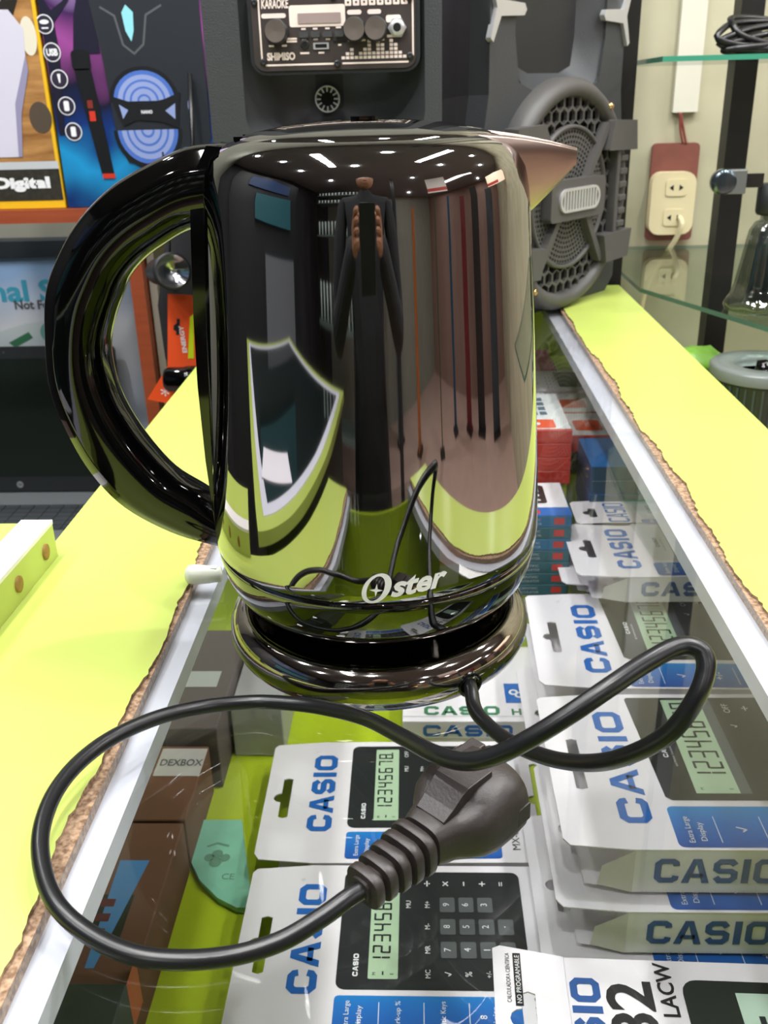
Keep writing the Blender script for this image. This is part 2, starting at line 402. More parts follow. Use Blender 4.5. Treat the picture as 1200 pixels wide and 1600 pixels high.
def board(x_out, x_in, y0, y1, name, label):
    t = MB().box((min(x_out, x_in), y0, -0.018 - FZ), (max(x_out, x_in), y1, -0.0008 - FZ), CHIP).build(name, ct); tag(t, label)
    s = 1 if x_in > x_out else -1; n = 420; pts = []
    for i in range(n + 1):
        y = y0 + (y1 - y0) * i / n
        e = 0.0030 + 0.0020 * math.sin(y * 23 + s) + 0.0012 * math.sin(y * 71) + 0.0016 * random.random()
        e *= (1.0 if s > 0 else (1.15 if y < 1.05 else 0.7))
        pts.append((x_in - s * max(0.0008, e), y))
    out = [(x_out, y0), (x_out, y1)]
    poly = pts + out[::-1]
    # outer edge with a few chips
    MB().prism(poly, -0.0008 - FZ, 0.0012 - FZ, LIME, side=CHIP).build('laminate', t)
    MB().box((x_out - s * 0.001, y0, -0.03 - FZ), (x_out, y1, 0.0012 - FZ), LIME).build('edge_band', t)
    return t
board(XLO, XL, YN, YF, 'counter_top_board', 'lime green laminate counter board left of the glass, chipped inner edge')
board(XRO, XR, YN, 1.41, 'counter_top_board', 'lime green laminate counter board right of the glass, chipped inner edge')
gp = MB().box((XL + 0.0006, YN, -0.006 - FZ), (XR - 0.0006, YF, 0.0 - FZ), GLASS)
gp.build('glass_top', ct)

# ------------------------------------------------------------------ kettle
KX, KY = -0.0235, 0.445
kt = thing('electric_kettle', 'black chrome electric kettle standing on the glass counter', 'kettle', (KX, KY, 0))
bp = MB().lathe([(0.0, 0.0735), (0.003, 0.0765), (0.008, 0.0785), (0.013, 0.0785), (0.018, 0.0765), (0.0215, 0.0725), (0.0225, 0.069), (0.019, 0.067), (0.016, 0.064), (0.016, 0.0)], CHROMEB, 96, cap=False)
bp = bp.build('power_base', kt)
tag(bp, 'round smoked chrome base plate')
MB().lathe([(0.0, 0.0), (0.0, 0.0735)], GLOSSB, 96, cap=False).build('underside', kt)
MB().lathe([(0.014, 0.0), (0.015, 0.062), (0.026, 0.060), (0.030, 0.064), (0.030, 0.0)], GLOSSB, 96, cap=False).build('socket_ring', kt)
band = MB().lathe([(0.026, 0.0), (0.0265, 0.062), (0.029, 0.0665), (0.034, 0.0712), (0.041, 0.0757), (0.049, 0.0788), (0.056, 0.0802), (0.0600, 0.0806), (0.0608, 0.0798)], BANDM, 128, cap=False).build('lower_band', kt)
tag(band, 'glossy black lower band')
body = MB().lathe([(0.0608, 0.0798), (0.0614, 0.0802), (0.0625, 0.0812), (0.067, 0.0814), (0.080, 0.0811), (0.100, 0.0803), (0.130, 0.0785), (0.160, 0.0765), (0.190, 0.0745), (0.215, 0.0727), (0.228, 0.0716), (0.236, 0.0702), (0.2415, 0.0675), (0.2455, 0.0635), (0.248, 0.058), (0.2488, 0.055)], CHROME, 160, cap=False).build('body', kt)
lid = MB().lathe([(0.2478, 0.0552), (0.2492, 0.0545), (0.2510, 0.050), (0.2535, 0.035), (0.2550, 0.018), (0.2553, 0.0)], CHROME, 96, cap=False).build('lid', kt)
lt = MB().prism(rrect(-0.030, -0.012, -0.052, 0.012, 0.004), 0.2480, 0.2500, GLOSSB); lt.build('lid_latch', kt, bevel=0.001)
MB().prism(rrect(-0.006, -0.005, 0.006, 0.005, 0.004), 0.2545, 0.2566, GLOSSB).build('lid_grip', lid, bevel=0.0008)
# spout
rings = []
for i in range(9):
    t = i / 8
    hw = 0.027 * (1 - t) ** 0.75 + 0.0012; zt = 0.2455 + 0.003 * (1 - t) - 0.005 * t * t
    zb = 0.205 + 0.030 * (t ** 1.25); x = 0.060 + 0.032 * t
    xt = x - 0.002 * (1 - t)
    g = []
    for k in range(13):
        a = PI * k / 12
        g.append((xt - 0.012 * (1 - t) * abs(math.cos(a)), -hw * math.cos(a), zt - (zt - zb) * math.sin(a) ** 1.2))
    g2 = [(p[0] - 0.0, p[1] * 0.94, p[2] + 0.0012) for p in g][::-1]
    rings.append(g + g2)
MB().loft(rings, SPOUTM).build('spout', kt)
# handle arc
pairs = [((-.080, .2475), (-.088, .214)), ((-.100, .2465), (-.104, .211)), ((-.117, .2405), (-.117, .2045)), ((-.136, .231), (-.127, .198)), ((-.152, .218), (-.135, .190)), ((-.164, .203), (-.140, .181)),
         ((-.173, .186), (-.145, .171)), ((-.177, .165), (-.149, .159)), ((-.179, .140), (-.1495, .146)), ((-.174, .117), (-.1465, .130)), ((-.165, .095), (-.138, .112)), ((-.151, .077), (-.125, .094)),
         ((-.129, .063), (-.110, .083)), ((-.108, .056), (-.100, .074)), ((-.098, .054), (-.094, .072))]
def catmull(P, n):
    out = []
    for i in range(len(P) - 1):
        p0, p1, p2, p3 = P[max(i - 1, 0)], P[i], P[i + 1], P[min(i + 2, len(P) - 1)]
        for k in range(n):
            t = k / n
            out.append(tuple(0.5 * (2 * b + (c - a) * t + (2 * a - 5 * b + 4 * c - d) * t * t + (3 * b - a - 3 * c + d) * t ** 3) for a, b, c, d in zip(p0, p1, p2, p3)))
    out.append(tuple(P[-1])); return out
PP = catmull([a + b for a, b in pairs], 5); rings = []
for i, (ax, az, bx, bz) in enumerate(PP):
    cx, cz = (ax + bx) / 2 - KX, (az + bz) / 2; hx, hz = (ax - bx) / 2, (az - bz) / 2; g = []
    wy = 0.0175 - 0.002 * i / len(PP)
    for k in range(28):
        a = 2 * PI * k / 28; c, s_ = math.cos(a), math.sin(a)
        c = math.copysign(abs(c) ** 0.7, c); s_ = math.copysign(abs(s_) ** 0.75, s_)
        if k in (4, 24): c *= 0.93; s_ *= 0.93          # seam line
        g.append((cx + hx * c, wy * s_, cz + hz * c))
    rings.append(g)
hd = MB().loft(rings, GLOSSB).build('handle', kt)
strap = [(-.080, .246), (-.090, .247), (-.0985, .232), (-.1005, .21), (-.1030, .175), (-.1045, .142), (-.1045, .105), (-.1035, .08), (-.1030, .062), (-.099, .054), (-.094, .058), (-.0945, .10), (-.0915, .16), (-.085, .22)]
st = MB(); st.T = Matrix(((1, 0, 0, -KX), (0, 0, -1, 0), (0, 1, 0, 0), (0, 0, 0, 1)))
st.prism(strap[::-1], -0.0165, 0.0165, GLOSSB); st.build('handle_mount', kt, bevel=0.0065, seg=4)
# cord notch in the base (towards the camera, right of centre)
NA = math.atan2(-0.0775, 0.020)
pn = hit(735, 1080, 1, KY - 0.0755); NX = pn.x - KX
nt_ = MB(); nt_.T = Matrix.Translation((NX, -math.sqrt(max(0.0, 0.0785 ** 2 - NX ** 2)) + 0.001, 0.0085)) @ Matrix.Rotation(math.atan2(NX, 0.075), 4, 'Z') @ Matrix.Rotation(PI / 2, 4, 'X')
nt_.lathe([(-0.001, 0.0065), (0.0015, 0.0065), (0.0015, 0.0045), (-0.001, 0.004)], GLOSSB, 24, cap=False); nt_.lathe([(0.0003, 0.0062), (0.0004, 0.0)], VOID, 24, cap=False)
nt_.build('cord_hole', bp)
# logo on the band, wrapped on the surface
def wrapk(p):
    th = p[0]; z = p[1]
    prof = [(0.041, 0.0757), (0.049, 0.0788), (0.056, 0.0802), (0.0600, 0.0806), (0.0608, 0.0806), (0.0625, 0.0812), (0.067, 0.0814), (0.080, 0.0811), (0.1, 0.0803)]
    r = 0.081
    for (a, ra), (b, rb) in zip(prof, prof[1:]):
        if a <= z <= b: r = ra + (rb - ra) * (z - a) / (b - a)
    r += 0.00025
    return (r * math.sin(th), -r * math.cos(th), z)
LGX = hit(635, 915, 1, KY - 0.0812); lmb = MB()
th0 = math.asin((LGX.x - KX) / 0.0812); lz = LGX.z
class Dummy: pass
def logo_fn(p): return wrapk((th0 + (p[0]) / 0.081, lz + p[1] + 0.10 * p[0]))
def ell(cx, cy, rx, ry, n=40, sh=0.25): return [(cx + rx * math.cos(2 * PI * i / n) + sh * ry * math.sin(2 * PI * i / n), cy + ry * math.sin(2 * PI * i / n)) for i in range(n)]
def wrap_poly(out, holes=()):
    loops = [out] + list(holes); tri = tessellate_polygon([[Vector((p[0], p[1], 0)) for p in l] for l in loops]); pts = [p for l in loops for p in l]
    lmb.add([logo_fn((p[0], p[1], 0)) for p in pts], [tuple(t) for t in tri], LOGO)
n = 40; O1 = ell(-0.0130, 0.0, 0.0063, 0.0071); O2 = ell(-0.0134, 0.0, 0.0038, 0.0058)
lmb.add([logo_fn((p[0], p[1], 0)) for p in O1 + O2], [(i, (i + 1) % n, n + (i + 1) % n, n + i) for i in range(n)], LOGO)
sc_ = (-0.0132, -0.0008); star = []
for i in range(8):
    r = 0.0030 if i % 2 == 0 else 0.0008; a = i * PI / 4 + PI / 2 - 0.15; star.append((sc_[0] + r * math.cos(a), sc_[1] + r * 1.1 * math.sin(a)))
wrap_poly(star)
put_text(lmb, 'ster', 0.0058, -0.0008, 0.0092, 0, LOGO, w=0.0255, bold=0.035, shear=0.3, fn=logo_fn)
lmb.build('logo', kt)

# ------------------------------------------------------------------ cord and plug
cp = [(735, 1080, .008), (746, 1115, .0050), (790, 1155, .009), (850, 1182, .018), (910, 1192, .031), (970, 1184, .044), (1040, 1150, .060), (1085, 1095, .075), (1103, 1045, .085), (1094, 1016, .090), (1060, 1010, .091), (1010, 1035, .088),
      (950, 1075, .082), (890, 1116, .074), (830, 1153, .065), (780, 1178, .057), (730, 1190, .050), (680, 1178, .043), (630, 1152, .033), (570, 1122, .020), (500, 1105, .011), (440, 1098, .008), (390, 1097, .007), (320, 1104, .008), (250, 1120, .011),
      (180, 1150, .013), (125, 1190, .014), (85, 1240, .014), (64, 1300, .013), (67, 1360, .011), (90, 1415, .009), (140, 1460, .006), (210, 1492, .0045), (290, 1500, .0038), (370, 1492, .0038), (440, 1470, .006), (500, 1435, .010), (545, 1403, .0135), (570, 1387, .0145)]
CP = [tuple(hit(x, y, 2, z)) for x, y, z in cp]
CP[0] = (KX + NX, KY - math.sqrt(0.0785 ** 2 - NX ** 2) + 0.0015, 0.0085)
CP.insert(1, (KX + NX + 0.0008, CP[0][1] - 0.006, 0.0080))
path = catmull(CP, 8)
tag(MB().tube(path, 0.0034, RUBBER, 14).build('power_cord'), 'black rubber power cord looping over the glass from kettle to plug', 'cord')
p0 = hit(566, 1388, 2, .0150); p1 = hit(764, 1232, 2, .0165)
ax = (p1 - p0); L = ax.length; ax.normalize()
pt = thing('mains_plug', 'black moulded mains plug with ribbed cord grip lying on the glass', 'plug', (p0.x, p0.y, 0))
lat = Vector((0, 0, 1)).cross(ax).normalized(); upv = ax.cross(lat)
def frame(mb):
    mb.T = Matrix(((ax.x, lat.x, upv.x, 0), (ax.y, lat.y, upv.y, 0), (ax.z, lat.z, upv.z, p0.z), (0, 0, 0, 1))); return mb
def sect(x, a, b, n=24, e=0.6, dz=0):
    g = []
    for k in range(n):
        t = 2 * PI * k / n; c, s_ = math.cos(t), math.sin(t)
        g.append((x, a * math.copysign(abs(c) ** e, c), dz + b * math.copysign(abs(s_) ** e, s_)))
    return g
m_ = frame(MB()); k = L / 0.066
m_.loft([sect(-0.001, .0042, .0042), sect(0.030 * k, .0060, .0058)], PLUGM)
for i in range(5):
    x = (0.0 + i * 0.0058) * k; g = 0.0078 + i * 0.0006
    m_.loft([sect(x, g * 0.97, g * 0.88), sect(x + 0.0006, g, g * 0.92), sect(x + 0.0030 * k, g, g * 0.92), sect(x + 0.0036 * k, g * 0.97, g * 0.88)], PLUGM)
m_.build('cord_grip', pt)
m_ = frame(MB())
m_.loft([sect(x * k, a, b, 32, e, dz) for x, a, b, e, dz in [(0.029, .0090, .0085, .6, 0), (0.031, .0100, .0092, .6, 0), (0.036, .0115, .0095, .55, 0), (0.040, .0150, .0100, .55, 0), (0.044, .0180, .0115, .55, 0.0005), (0.050, .0192, .0145, .6, 0.001), (0.060, .0192, .0155, .65, 0.001), (0.0665, .0188, .0155, .7, 0.001), (0.068, .0175, .0145, .75, 0.001)]], PLUGM)
m_.build('plug_body', pt, bevel=0)
m_ = frame(MB())
m_.loft([[(x * k, -h_, 0.004), (x * k, h_, 0.004), (x * k, h_ * .96, z), (x * k, -h_ * .96, z)] for x, h_, z in [(0.0335, .0070, .0098), (0.038, .0074, .0125), (0.043, .0078, .0165), (0.0455, .0082, .0180), (0.058, .0086, .0184), (0.0585, .0086, .006)]], PLUGM, smooth=False)
m_.build('finger_ridge', pt, bevel=0.0008)
m_ = frame(MB()); m_.box((0.060 * k, -0.0192, -0.004), (0.0675 * k, -0.0165, 0.004), PLUGM); m_.box((0.060 * k, 0.0165, -0.004), (0.0675 * k, 0.0192, 0.004), PLUGM); m_.box((0.0600 * k, -0.0035, 0.0135), (0.0700 * k, 0.0035, 0.0172), PLUGM)
m_.box((0.0592 * k, 0.0055, 0.0125), (0.0705 * k, 0.0125, 0.0158), PLUGM)
m_.build('earth_guide', pt, bevel=0.0006)
for s_ in (-1, 1):
    m_ = frame(MB()); m_.tube([(0.066 * k, 0.0065 + s_ * 0.0055, 0.007 - s_ * 0.0045), (0.080 * k, 0.0065 + s_ * 0.0055, 0.007 - s_ * 0.0045), (0.082 * k, 0.0065 + s_ * 0.0055, 0.007 - s_ * 0.0045)], [0.0024, 0.0024, 0.0016], BRASS, 14); m_.build('pin', pt)

# small translucent clip beside the kettle
kb = thing('plastic_bumper', 'small frosted plastic clip lying on the glass edge left of the kettle', 'plastic clip', (-0.1295, 0.4985, 0))
m_ = MB(); m_.T = Matrix.Rotation(PI / 2, 4, 'Y') @ Matrix.Identity(4)
m_.T = Matrix.Translation((0, 0, 0.0068)) @ Matrix.Rotation(PI / 2, 4, 'Y')
m_.lathe([(-0.0115, 0.0), (-0.0110, 0.0035), (-0.0095, 0.0055), (-0.006, 0.0062), (0.002, 0.0054), (0.010, 0.0045), (0.011, 0.0)], CLEARP, 24, cap=False); m_.build('cap', kb)
MB().box((0.004, -0.002, 0.0105), (0.008, 0.002, 0.0118), LGREY).build('inner_peg', kb)

# ------------------------------------------------------------------ calculator boxes
def digits_and_keys(mb, z, x0, x1, y1, rows, lcdh, kind='big'):
    """printed calculator: x0..x1 across, top edge at y1"""
    W = x1 - x0
    mb.poly(rrect(x0 + 0.06 * W, y1 - lcdh - 0.021, x1 - 0.03 * W - (0.0 if kind == 'big' else 0), y1 - 0.021, 0.001), z, LCD)
    seven(mb, '12345678', x0 + 0.16 * W, y1 - lcdh - 0.019 + lcdh * 0.16, 0.76 * W, lcdh * 0.62, z + 0.0002, LCDK)
    put_text(mb, 'M', x0 + 0.10 * W, y1 - 0.025, 0.0022, z + 0.0002, LCDK); put_text(mb, 'E', x0 + 0.10 * W, y1 - lcdh - 0.017, 0.0022, z + 0.0002, LCDK)
    mb.poly(rect(x0 + 0.09 * W, y1 - 0.021 - lcdh * 0.52, x0 + 0.12 * W, y1 - 0.021 - lcdh * 0.47), z + 0.0002, LCDK)
    wide_word(mb, x0 + 0.17 * W, y1 - 0.0125, 0.018, 0.0036, z + 0.0002, WHITEPR)
    yy = y1 - lcdh - 0.0275
    for r in rows:
        n = 5
        for i, s in enumerate(r):
            if not s: continue
            cx = x0 + W * (0.10 + 0.2 * i)
            if s.isdigit() or s == '.': mb.poly(rrect(cx - 0.0068, yy - 0.0062, cx + 0.0068, yy + 0.0045, 0.0012, 2), z + 0.0002, GREYP)
            hh = {'-': 0.0008, '.': 0.0010, '=': 0.0022}.get(s, 0.0045 if len(s) == 1 else 0.0034)
            put_text(mb, s, cx, yy, hh, z + 0.0004, WHITEPR, w=(0.0038 if s in '-=' else None))
        yy -= 0.0135
ROWS = [['', '', '', 'MU', 'OFF'], ['MC', 'MR', 'M-', 'M+', '\u00f7'], ['\u221a', '7', '8', '9', '\u00d7'], ['%', '4', '5', '6', '-'], ['+/-', '1', '2', '3', '+'], ['C', '0', '.', '', '=']]
def hang_hole(cx, cy, hw=0.017, hh=0.0036):
    # euro-slot outline
    P = [(cx - hw, cy - hh), (cx + hw, cy - hh), (cx + hw + 0.0015, cy), (cx + hw, cy + hh)]
    P += [(cx + 0.0055, cy + hh)] + [(cx + 0.0055 * math.cos(t), cy + hh + 0.0062 * math.sin(t)) for t in (0.5, 1.0, 1.57, 2.1, 2.6)] + [(cx - 0.0055, cy + hh)]
    P += [(cx - hw, cy + hh), (cx - hw - 0.0015, cy)]
    return P
def calc_box(name, label, loc, w=0.147, h=0.211, th=0.030, tab=0.045, rz=PI / 2, art='mx', tilt=0.0, group=None, side_text=False):
    """local x = reading direction, y = towards the hang tab, z = 0 at the printed face, body below"""
    t = thing(name, label, 'calculator box', loc, group=group, rot=(0, tilt, rz))
    yb = h - tab
    MB().box((0.0003, 0.0003, -th), (w - 0.0003, yb, -0.0010), CARD).build('carton', t)
    mb = MB(); mb.prism([(0.0, 0.0), (w, 0.0), (w, yb), (w - 0.004, h - 0.003), (w - 0.008, h), (0.010, h), (0.004, h - 0.004), (0.0, yb)], -0.0009, 0.0, CARD, holes=[hang_hole(w / 2, h - (0.017 if art == 'mx' else 0.020), 0.0235 * w / 0.15, 0.0040)]); mb.build('front_panel', t)
    MB().add([(0.0, yb, -0.001), (0.0, yb, -th), (0.004, yb + 0.022, -th * 0.92), (0.003, yb + 0.020, -th * 0.45)], [(0, 1, 2, 3), (3, 2, 1, 0)], CARDG).build('side_flap', t)
    MB().add([(0.002, yb, -th), (w - 0.002, yb, -th), (w - 0.006, yb + 0.030, -th + 0.002), (0.006, yb + 0.030, -th + 0.002)], [(0, 1, 2, 3), (3, 2, 1, 0)], CARD).build('bottom_flap', t)
    p = MB(); z = 0.0003
    if art == 'mx':
        wide_word(p, w * 0.55, yb - 0.0025, w * 0.64, 0.0200, z, BLUEP)
        put_text(p, '\u00ae', w * 0.90, yb + 0.006, 0.003, z, LGREY)
        p.poly(rrect(w * 0.255, 0.012, w * 0.955, yb - 0.025, 0.006), z, DARKP)
        digits_and_keys(p, z + 0.0003, w * 0.27, w * 0.94, yb - 0.025, ROWS, 0.020)
        p.poly(rrect(0.004, 0.020, w * 0.225, yb - 0.025, 0.003), z, STRIP)
        for i, (s, s2) in enumerate([('Extra Large', 'Display'), ('Mark-up %', ''), ('Plastic Keys', ''), ('8', 'Digits')]):
            yy = yb - 0.038 - i * 0.029
            put_text(p, s, 0.018, yy + (0.004 if s2 else 0), 0.0044, z + 0.0003, WHITEPR, w=0.022 if len(s) > 2 else None)
            if s2: put_text(p, s2, 0.017, yy - 0.004, 0.0044, z + 0.0003, WHITEPR, w=0.017)
            if i < 3: p.poly(rect(0.008, yy - 0.0165, 0.028, yy - 0.016), z + 0.0003, WHITEPR)
        put_text(p, 'MX-8B', 0.026, 0.0085, 0.0062, z, BLACKP, w=0.026)
    elif art in ('hw', 'light'):
        wide_word(p, w * 0.50, yb - 0.006, w * 0.72, 0.0215, z, BLUEP)
        put_text(p, '\u00ae', w * 0.90, yb + 0.015, 0.003, z, LGREY)
        bodym = DARKP if art == 'hw' else mat('pale_grey_print', '#c9cdcf', 0.4)
        p.poly([(w * 0.27, -0.0 + 0.003), (w * 0.97, 0.003), (w * 0.97, yb - 0.026), (w * 0.955, yb - 0.024), (w * 0.29, yb - 0.030), (w * 0.27, yb - 0.034)], z, bodym)
        txt = WHITEPR if art == 'hw' else GREYP
        W = w * 0.66; x0 = w * 0.29; y1 = yb - 0.034
        p.poly(rect(x0 + 0.03 * W, y1 - 0.048, x0 + W, y1 - 0.018), z + 0.0002, LCD if art == 'hw' else OLIVE)
        seven(p, '12345678', x0 + 0.14 * W, y1 - 0.0445, 0.84 * W, 0.021, z + 0.0004, LCDK)
        put_text(p, 'M', x0 + 0.07 * W, y1 - 0.023, 0.0025, z + 0.0004, LCDK); put_text(p, 'E', x0 + 0.07 * W, y1 - 0.043, 0.0025, z + 0.0004, LCDK)
        p.poly(rect(x0 + 0.03 * W, y1 - 0.056, x0 + W, y1 - 0.048), z + 0.0001, GREYP if art == 'hw' else LGREY)
        wide_word(p, x0 + W * 0.46, y1 - 0.0065, 0.020, 0.0036, z + 0.0004, txt)
        put_text(p, 'ELECTRONIC CALCULATOR', x0 + W * 0.40, y1 - 0.0118, 0.0014, z + 0.0004, txt, w=0.026)
        yy = y1 - 0.066
        for r in [['', '', '', '\u221a', 'OFF'], ['', '', '', '', '\u00f7'], ['MC', 'MR', 'M-', 'M+', '\u00d7'], ['%', '7', '8', '9', '-'], ['+/-', '4', '5', '6', '+']]:
            if yy < 0.008: break
            for i, s in enumerate(r):
                if s: put_text(p, s, x0 + W * (0.1 + 0.2 * i), yy, 0.001 if s == '-' else 0.0048, z + 0.0004, txt, w=0.004 if s == '-' else None)
            yy -= 0.0145
        p.poly(rrect(0.002, 0.002, w * 0.235, yb - 0.028, 0.004), z, STRIP)
        for i, (s, s2) in enumerate([('Extra Large', 'Display'), ('\u221a', ''), ('+/-', ''), ('Plastic Keys', '')]):
            yy = yb - 0.042 - i * 0.030
            if yy < 0.006: break
            put_text(p, s, 0.018, yy + (0.004 if s2 else 0), 0.005 if len(s) > 4 else 0.0068, z + 0.0003, WHITEPR, w=0.024 if len(s) > 4 else None)
            if s2: put_text(p, s2, 0.016, yy - 0.004, 0.005, z + 0.0003, WHITEPR, w=0.017)
            if yy > 0.022: p.poly(rect(0.006, yy - 0.0145, 0.030, yy - 0.014), z + 0.0003, WHITEPR)
    p.build('printed_face', t)
    # side face (local -x) lettering, runs along -y
    q = MB(); q.T = Matrix(((0, 0, -1, -0.0003), (-1, 0, 0, 0), (0, 1, 0, 0), (0, 0, 0, 1)))
    # q-local: x -> -y, y -> z, z -> -x
    wide_word(q, -(yb - 0.053), -th * 0.48, 0.080, th * 0.56, 0.0, NAVYP)
    for i in range(60):
        a = -yb + 0.006 + i * 0.0026
        if a > -0.004: break
        q.poly(rect(a, -th + 0.0015, a + 0.0014, -th + 0.0019), 0.0, LGREY)
    q.build('side_lettering', t)
    return t
ZL = -0.27
a = hit(404, 1356, 2, ZL); b = hit(437, 1159, 2, ZL)
def place_left(xleft, ynear, z, h, **k): return (xleft + h, ynear, z)
calc_box('calculator_box', 'white calculator box with black calculator print, second from the front in the left row', (-0.132 + 0.211, 0.556, ZL), art='mx', rz=PI / 2 + 0.01)
calc_box('calculator_box', 'white calculator box with its keypad print fully visible beside the plug', (-0.130 + 0.211, 0.406, ZL - 0.001), art='mx')
calc_box('calculator_box', 'white calculator box partly hidden under the front of the left row', (-0.126 + 0.211, 0.255, ZL - 0.002), art='mx')
ZR = -0.18
def rcalc(px, py, w, label, z=ZR, art='hw', h=0.178, th=0.028, tab=0.045, drz=0.0):
    q = hit(px, py, 2, z)
    return calc_box('calculator_box', label, (q.x + h, q.y, z), w=w, h=h, th=th, tab=tab, art=art, rz=PI / 2 + drz)
rcalc(883, 1327, 0.171, 'white calculator box on top of the stack at the lower right, bold blue side lettering', th=0.036)
rcalc(872, 1424, 0.150, 'white calculator box right below the top one at the lower right', z=ZR - 0.040, th=0.036)
rcalc(850, 1520, 0.150, 'white calculator box lowest in the lower right stack, only its tab showing', z=ZR - 0.080, th=0.035, h=0.2)
rcalc(836, 1470, 0.30, 'empty flattened white calculator box lying under the right stack', z=-0.2975, th=0.002, h=0.2, tab=0.06)
rcalc(845, 1078, 0.158, 'white calculator box with large grey digits print just right of the kettle base', drz=-0.02)
rcalc(846, 1115, 0.150, 'white calculator box under the one right of the kettle base', z=ZR - 0.030)
rcalc(832, 1200, 0.150, 'white calculator box at the bottom, its tab edge peeking left of the right stack', z=ZR - 0.062, h=0.2)
rcalc(903, 902, 0.118, 'white calculator box with pale grey calculator print and open flap', z=-0.14, art='light', h=0.123, th=0.026)
rcalc(880, 915, 0.116, 'white calculator box below the pale grey one, tab sticking out left', z=-0.168, art='light', h=0.13, th=0.010)
rcalc(903, 822, 0.066, 'farthest white calculator box with slotted tab, beside the blue boxes', z=-0.14, art='light', h=0.115, th=0.026, tab=0.038)
# front scientific calculator box
ZS = -0.155
q = hit(782, 1640, 2, ZS)
t = thing('scientific_calculator_box', 'white scientific calculator box at the bottom edge with large black 82 lettering', 'calculator box', (q.x + 0.200, q.y - 0.05, ZS), rz=PI / 2 - 0.03)
yb = 0.166
q1 = hit(788, 1478, 2, ZS); q2 = hit(880, 1507, 2, ZS); q3 = hit(1200, 1512, 2, ZS)
WS = q2.y - (q.y - 0.05)
MB().box((0, 0, -0.025), (WS, yb, 0), CARD).build('carton', t, bevel=0.0008)
mb = MB(); mb.prism([(0.0, yb), (WS, yb), (WS + 0.006, 0.199), (WS + 0.004, 0.203), (0.01, 0.203), (0.0, 0.198)], -0.0009, 0.0, CARD, holes=[hang_hole(WS * 0.62, 0.186, 0.014)]); mb.build('hang_tab', t)
p = MB()
put_text(p, 'CALCULADORA CIENTIFICA', WS - 0.014, 0.1955, 0.0022, 0.0003, BLACKP, w=0.030)
p.poly(rect(WS - 0.031, 0.1885, WS + 0.001, 0.1925), 0.0003, BLACKP); put_text(p, 'NO PROGRAMABLE', WS - 0.015, 0.1905, 0.0024, 0.0005, WHITEPR, w=0.029)
wide_word(p, WS - 0.047, 0.157, 0.068, 0.015, 0.0003, NAVYP)
put_text(p, '82', WS - 0.032, 0.135, 0.024, 0.0003, BLACKP, w=0.036, bold=0.02)
put_text(p, 'LACW', WS - 0.018, 0.116, 0.0085, 0.0003, BLACKP, w=0.032, bold=0.02)
p.poly(rrect(0.01, 0.004, WS - 0.012, 0.108, 0.008), 0.0003, mat('dark_green_print', '#18221c', 0.35)); p.poly(rect(0.02, 0.062, WS - 0.019, 0.082), 0.0005, mat('mint_print', '#b4cbbb', 0.35))
put_text(p, 'CLASSWIZ', WS - 0.03, 0.0555, 0.003, 0.0006, WHITEPR)
p.poly(rect(WS - 0.050, 0.071, WS - 0.032, 0.074), 0.0006, LCDK); put_text(p, 'Tabla', WS - 0.040, 0.067, 0.004, 0.0006, LCDK)
p.build('printed_face', t)

# box with green print behind, under the kettle
hb = thing('calculator_box', 'white calculator box with green model print lying under the kettle base', 'calculator box', (0.035, 0.722, -0.262))
MB().box((-0.055, 0, -0.020), (0.075, 0.15, 0), CARD).build('carton', hb, bevel=0.0008)
p = MB(); put_text(p, 'HL-8', 0.060, 0.014, 0.010, 0.0003, GREENP, w=0.028, bold=0.03); p.poly(rect(0.042, 0.028, 0.068, 0.060), 0.0003, BLUEP); put_text(p, '8', 0.053, 0.043, 0.016, 0.0005, WHITEPR, ang=0.9)
wide_word(p, 0.0, 0.016, 0.07, 0.014, 0.0003, GREENP)
p.poly(rect(-0.055, 0.0065, 0.075, 0.0075), 0.0003, LGREY)
p.T = Matrix(((1, 0, 0, 0), (0, 0, -1, -0.0003), (0, 1, 0, 0), (0, 0, 0, 1))); p.build('printed_face', hb) if False else None; T_ = p.T; p.T = Matrix.Identity(4); p.build('printed_face', hb); p = MB(); p.T = T_; wide_word(p, 0.005, -0.0105, 0.082, 0.0125, 0.0, BLUEP); p.build('side_lettering', hb)
MB().box((-0.055, 0, -0.036), (0.075, 0.15, -0.0205), CARDG).build('carton_base', hb)

# plain boxes helper for the far goods
def print_box(name, label, cat, lo, hi, m, face=None, group=None, top=None):
    cx, cy = (lo[0] + hi[0]) / 2, (lo[1] + hi[1]) / 2
    t = thing(name, label, cat, (cx, cy, lo[2]), group=group)
    hx, hy, H = (hi[0] - lo[0]) / 2, (hi[1] - lo[1]) / 2, hi[2] - lo[2]
    MB().box((-hx, -hy, 0), (hx, hy, H), m).build('carton', t, bevel=0.0006, seg=1)
    p = MB()
    if top: top(p, hx, hy, H + 0.0003)
    if face:
        p.T = Matrix(((1, 0, 0, 0), (0, 0, -1, -hy - 0.0003), (0, 1, 0, 0), (0, 0, 0, 1))); face(p, hx, H)
    if p.v: p.build('print', t)
    return t
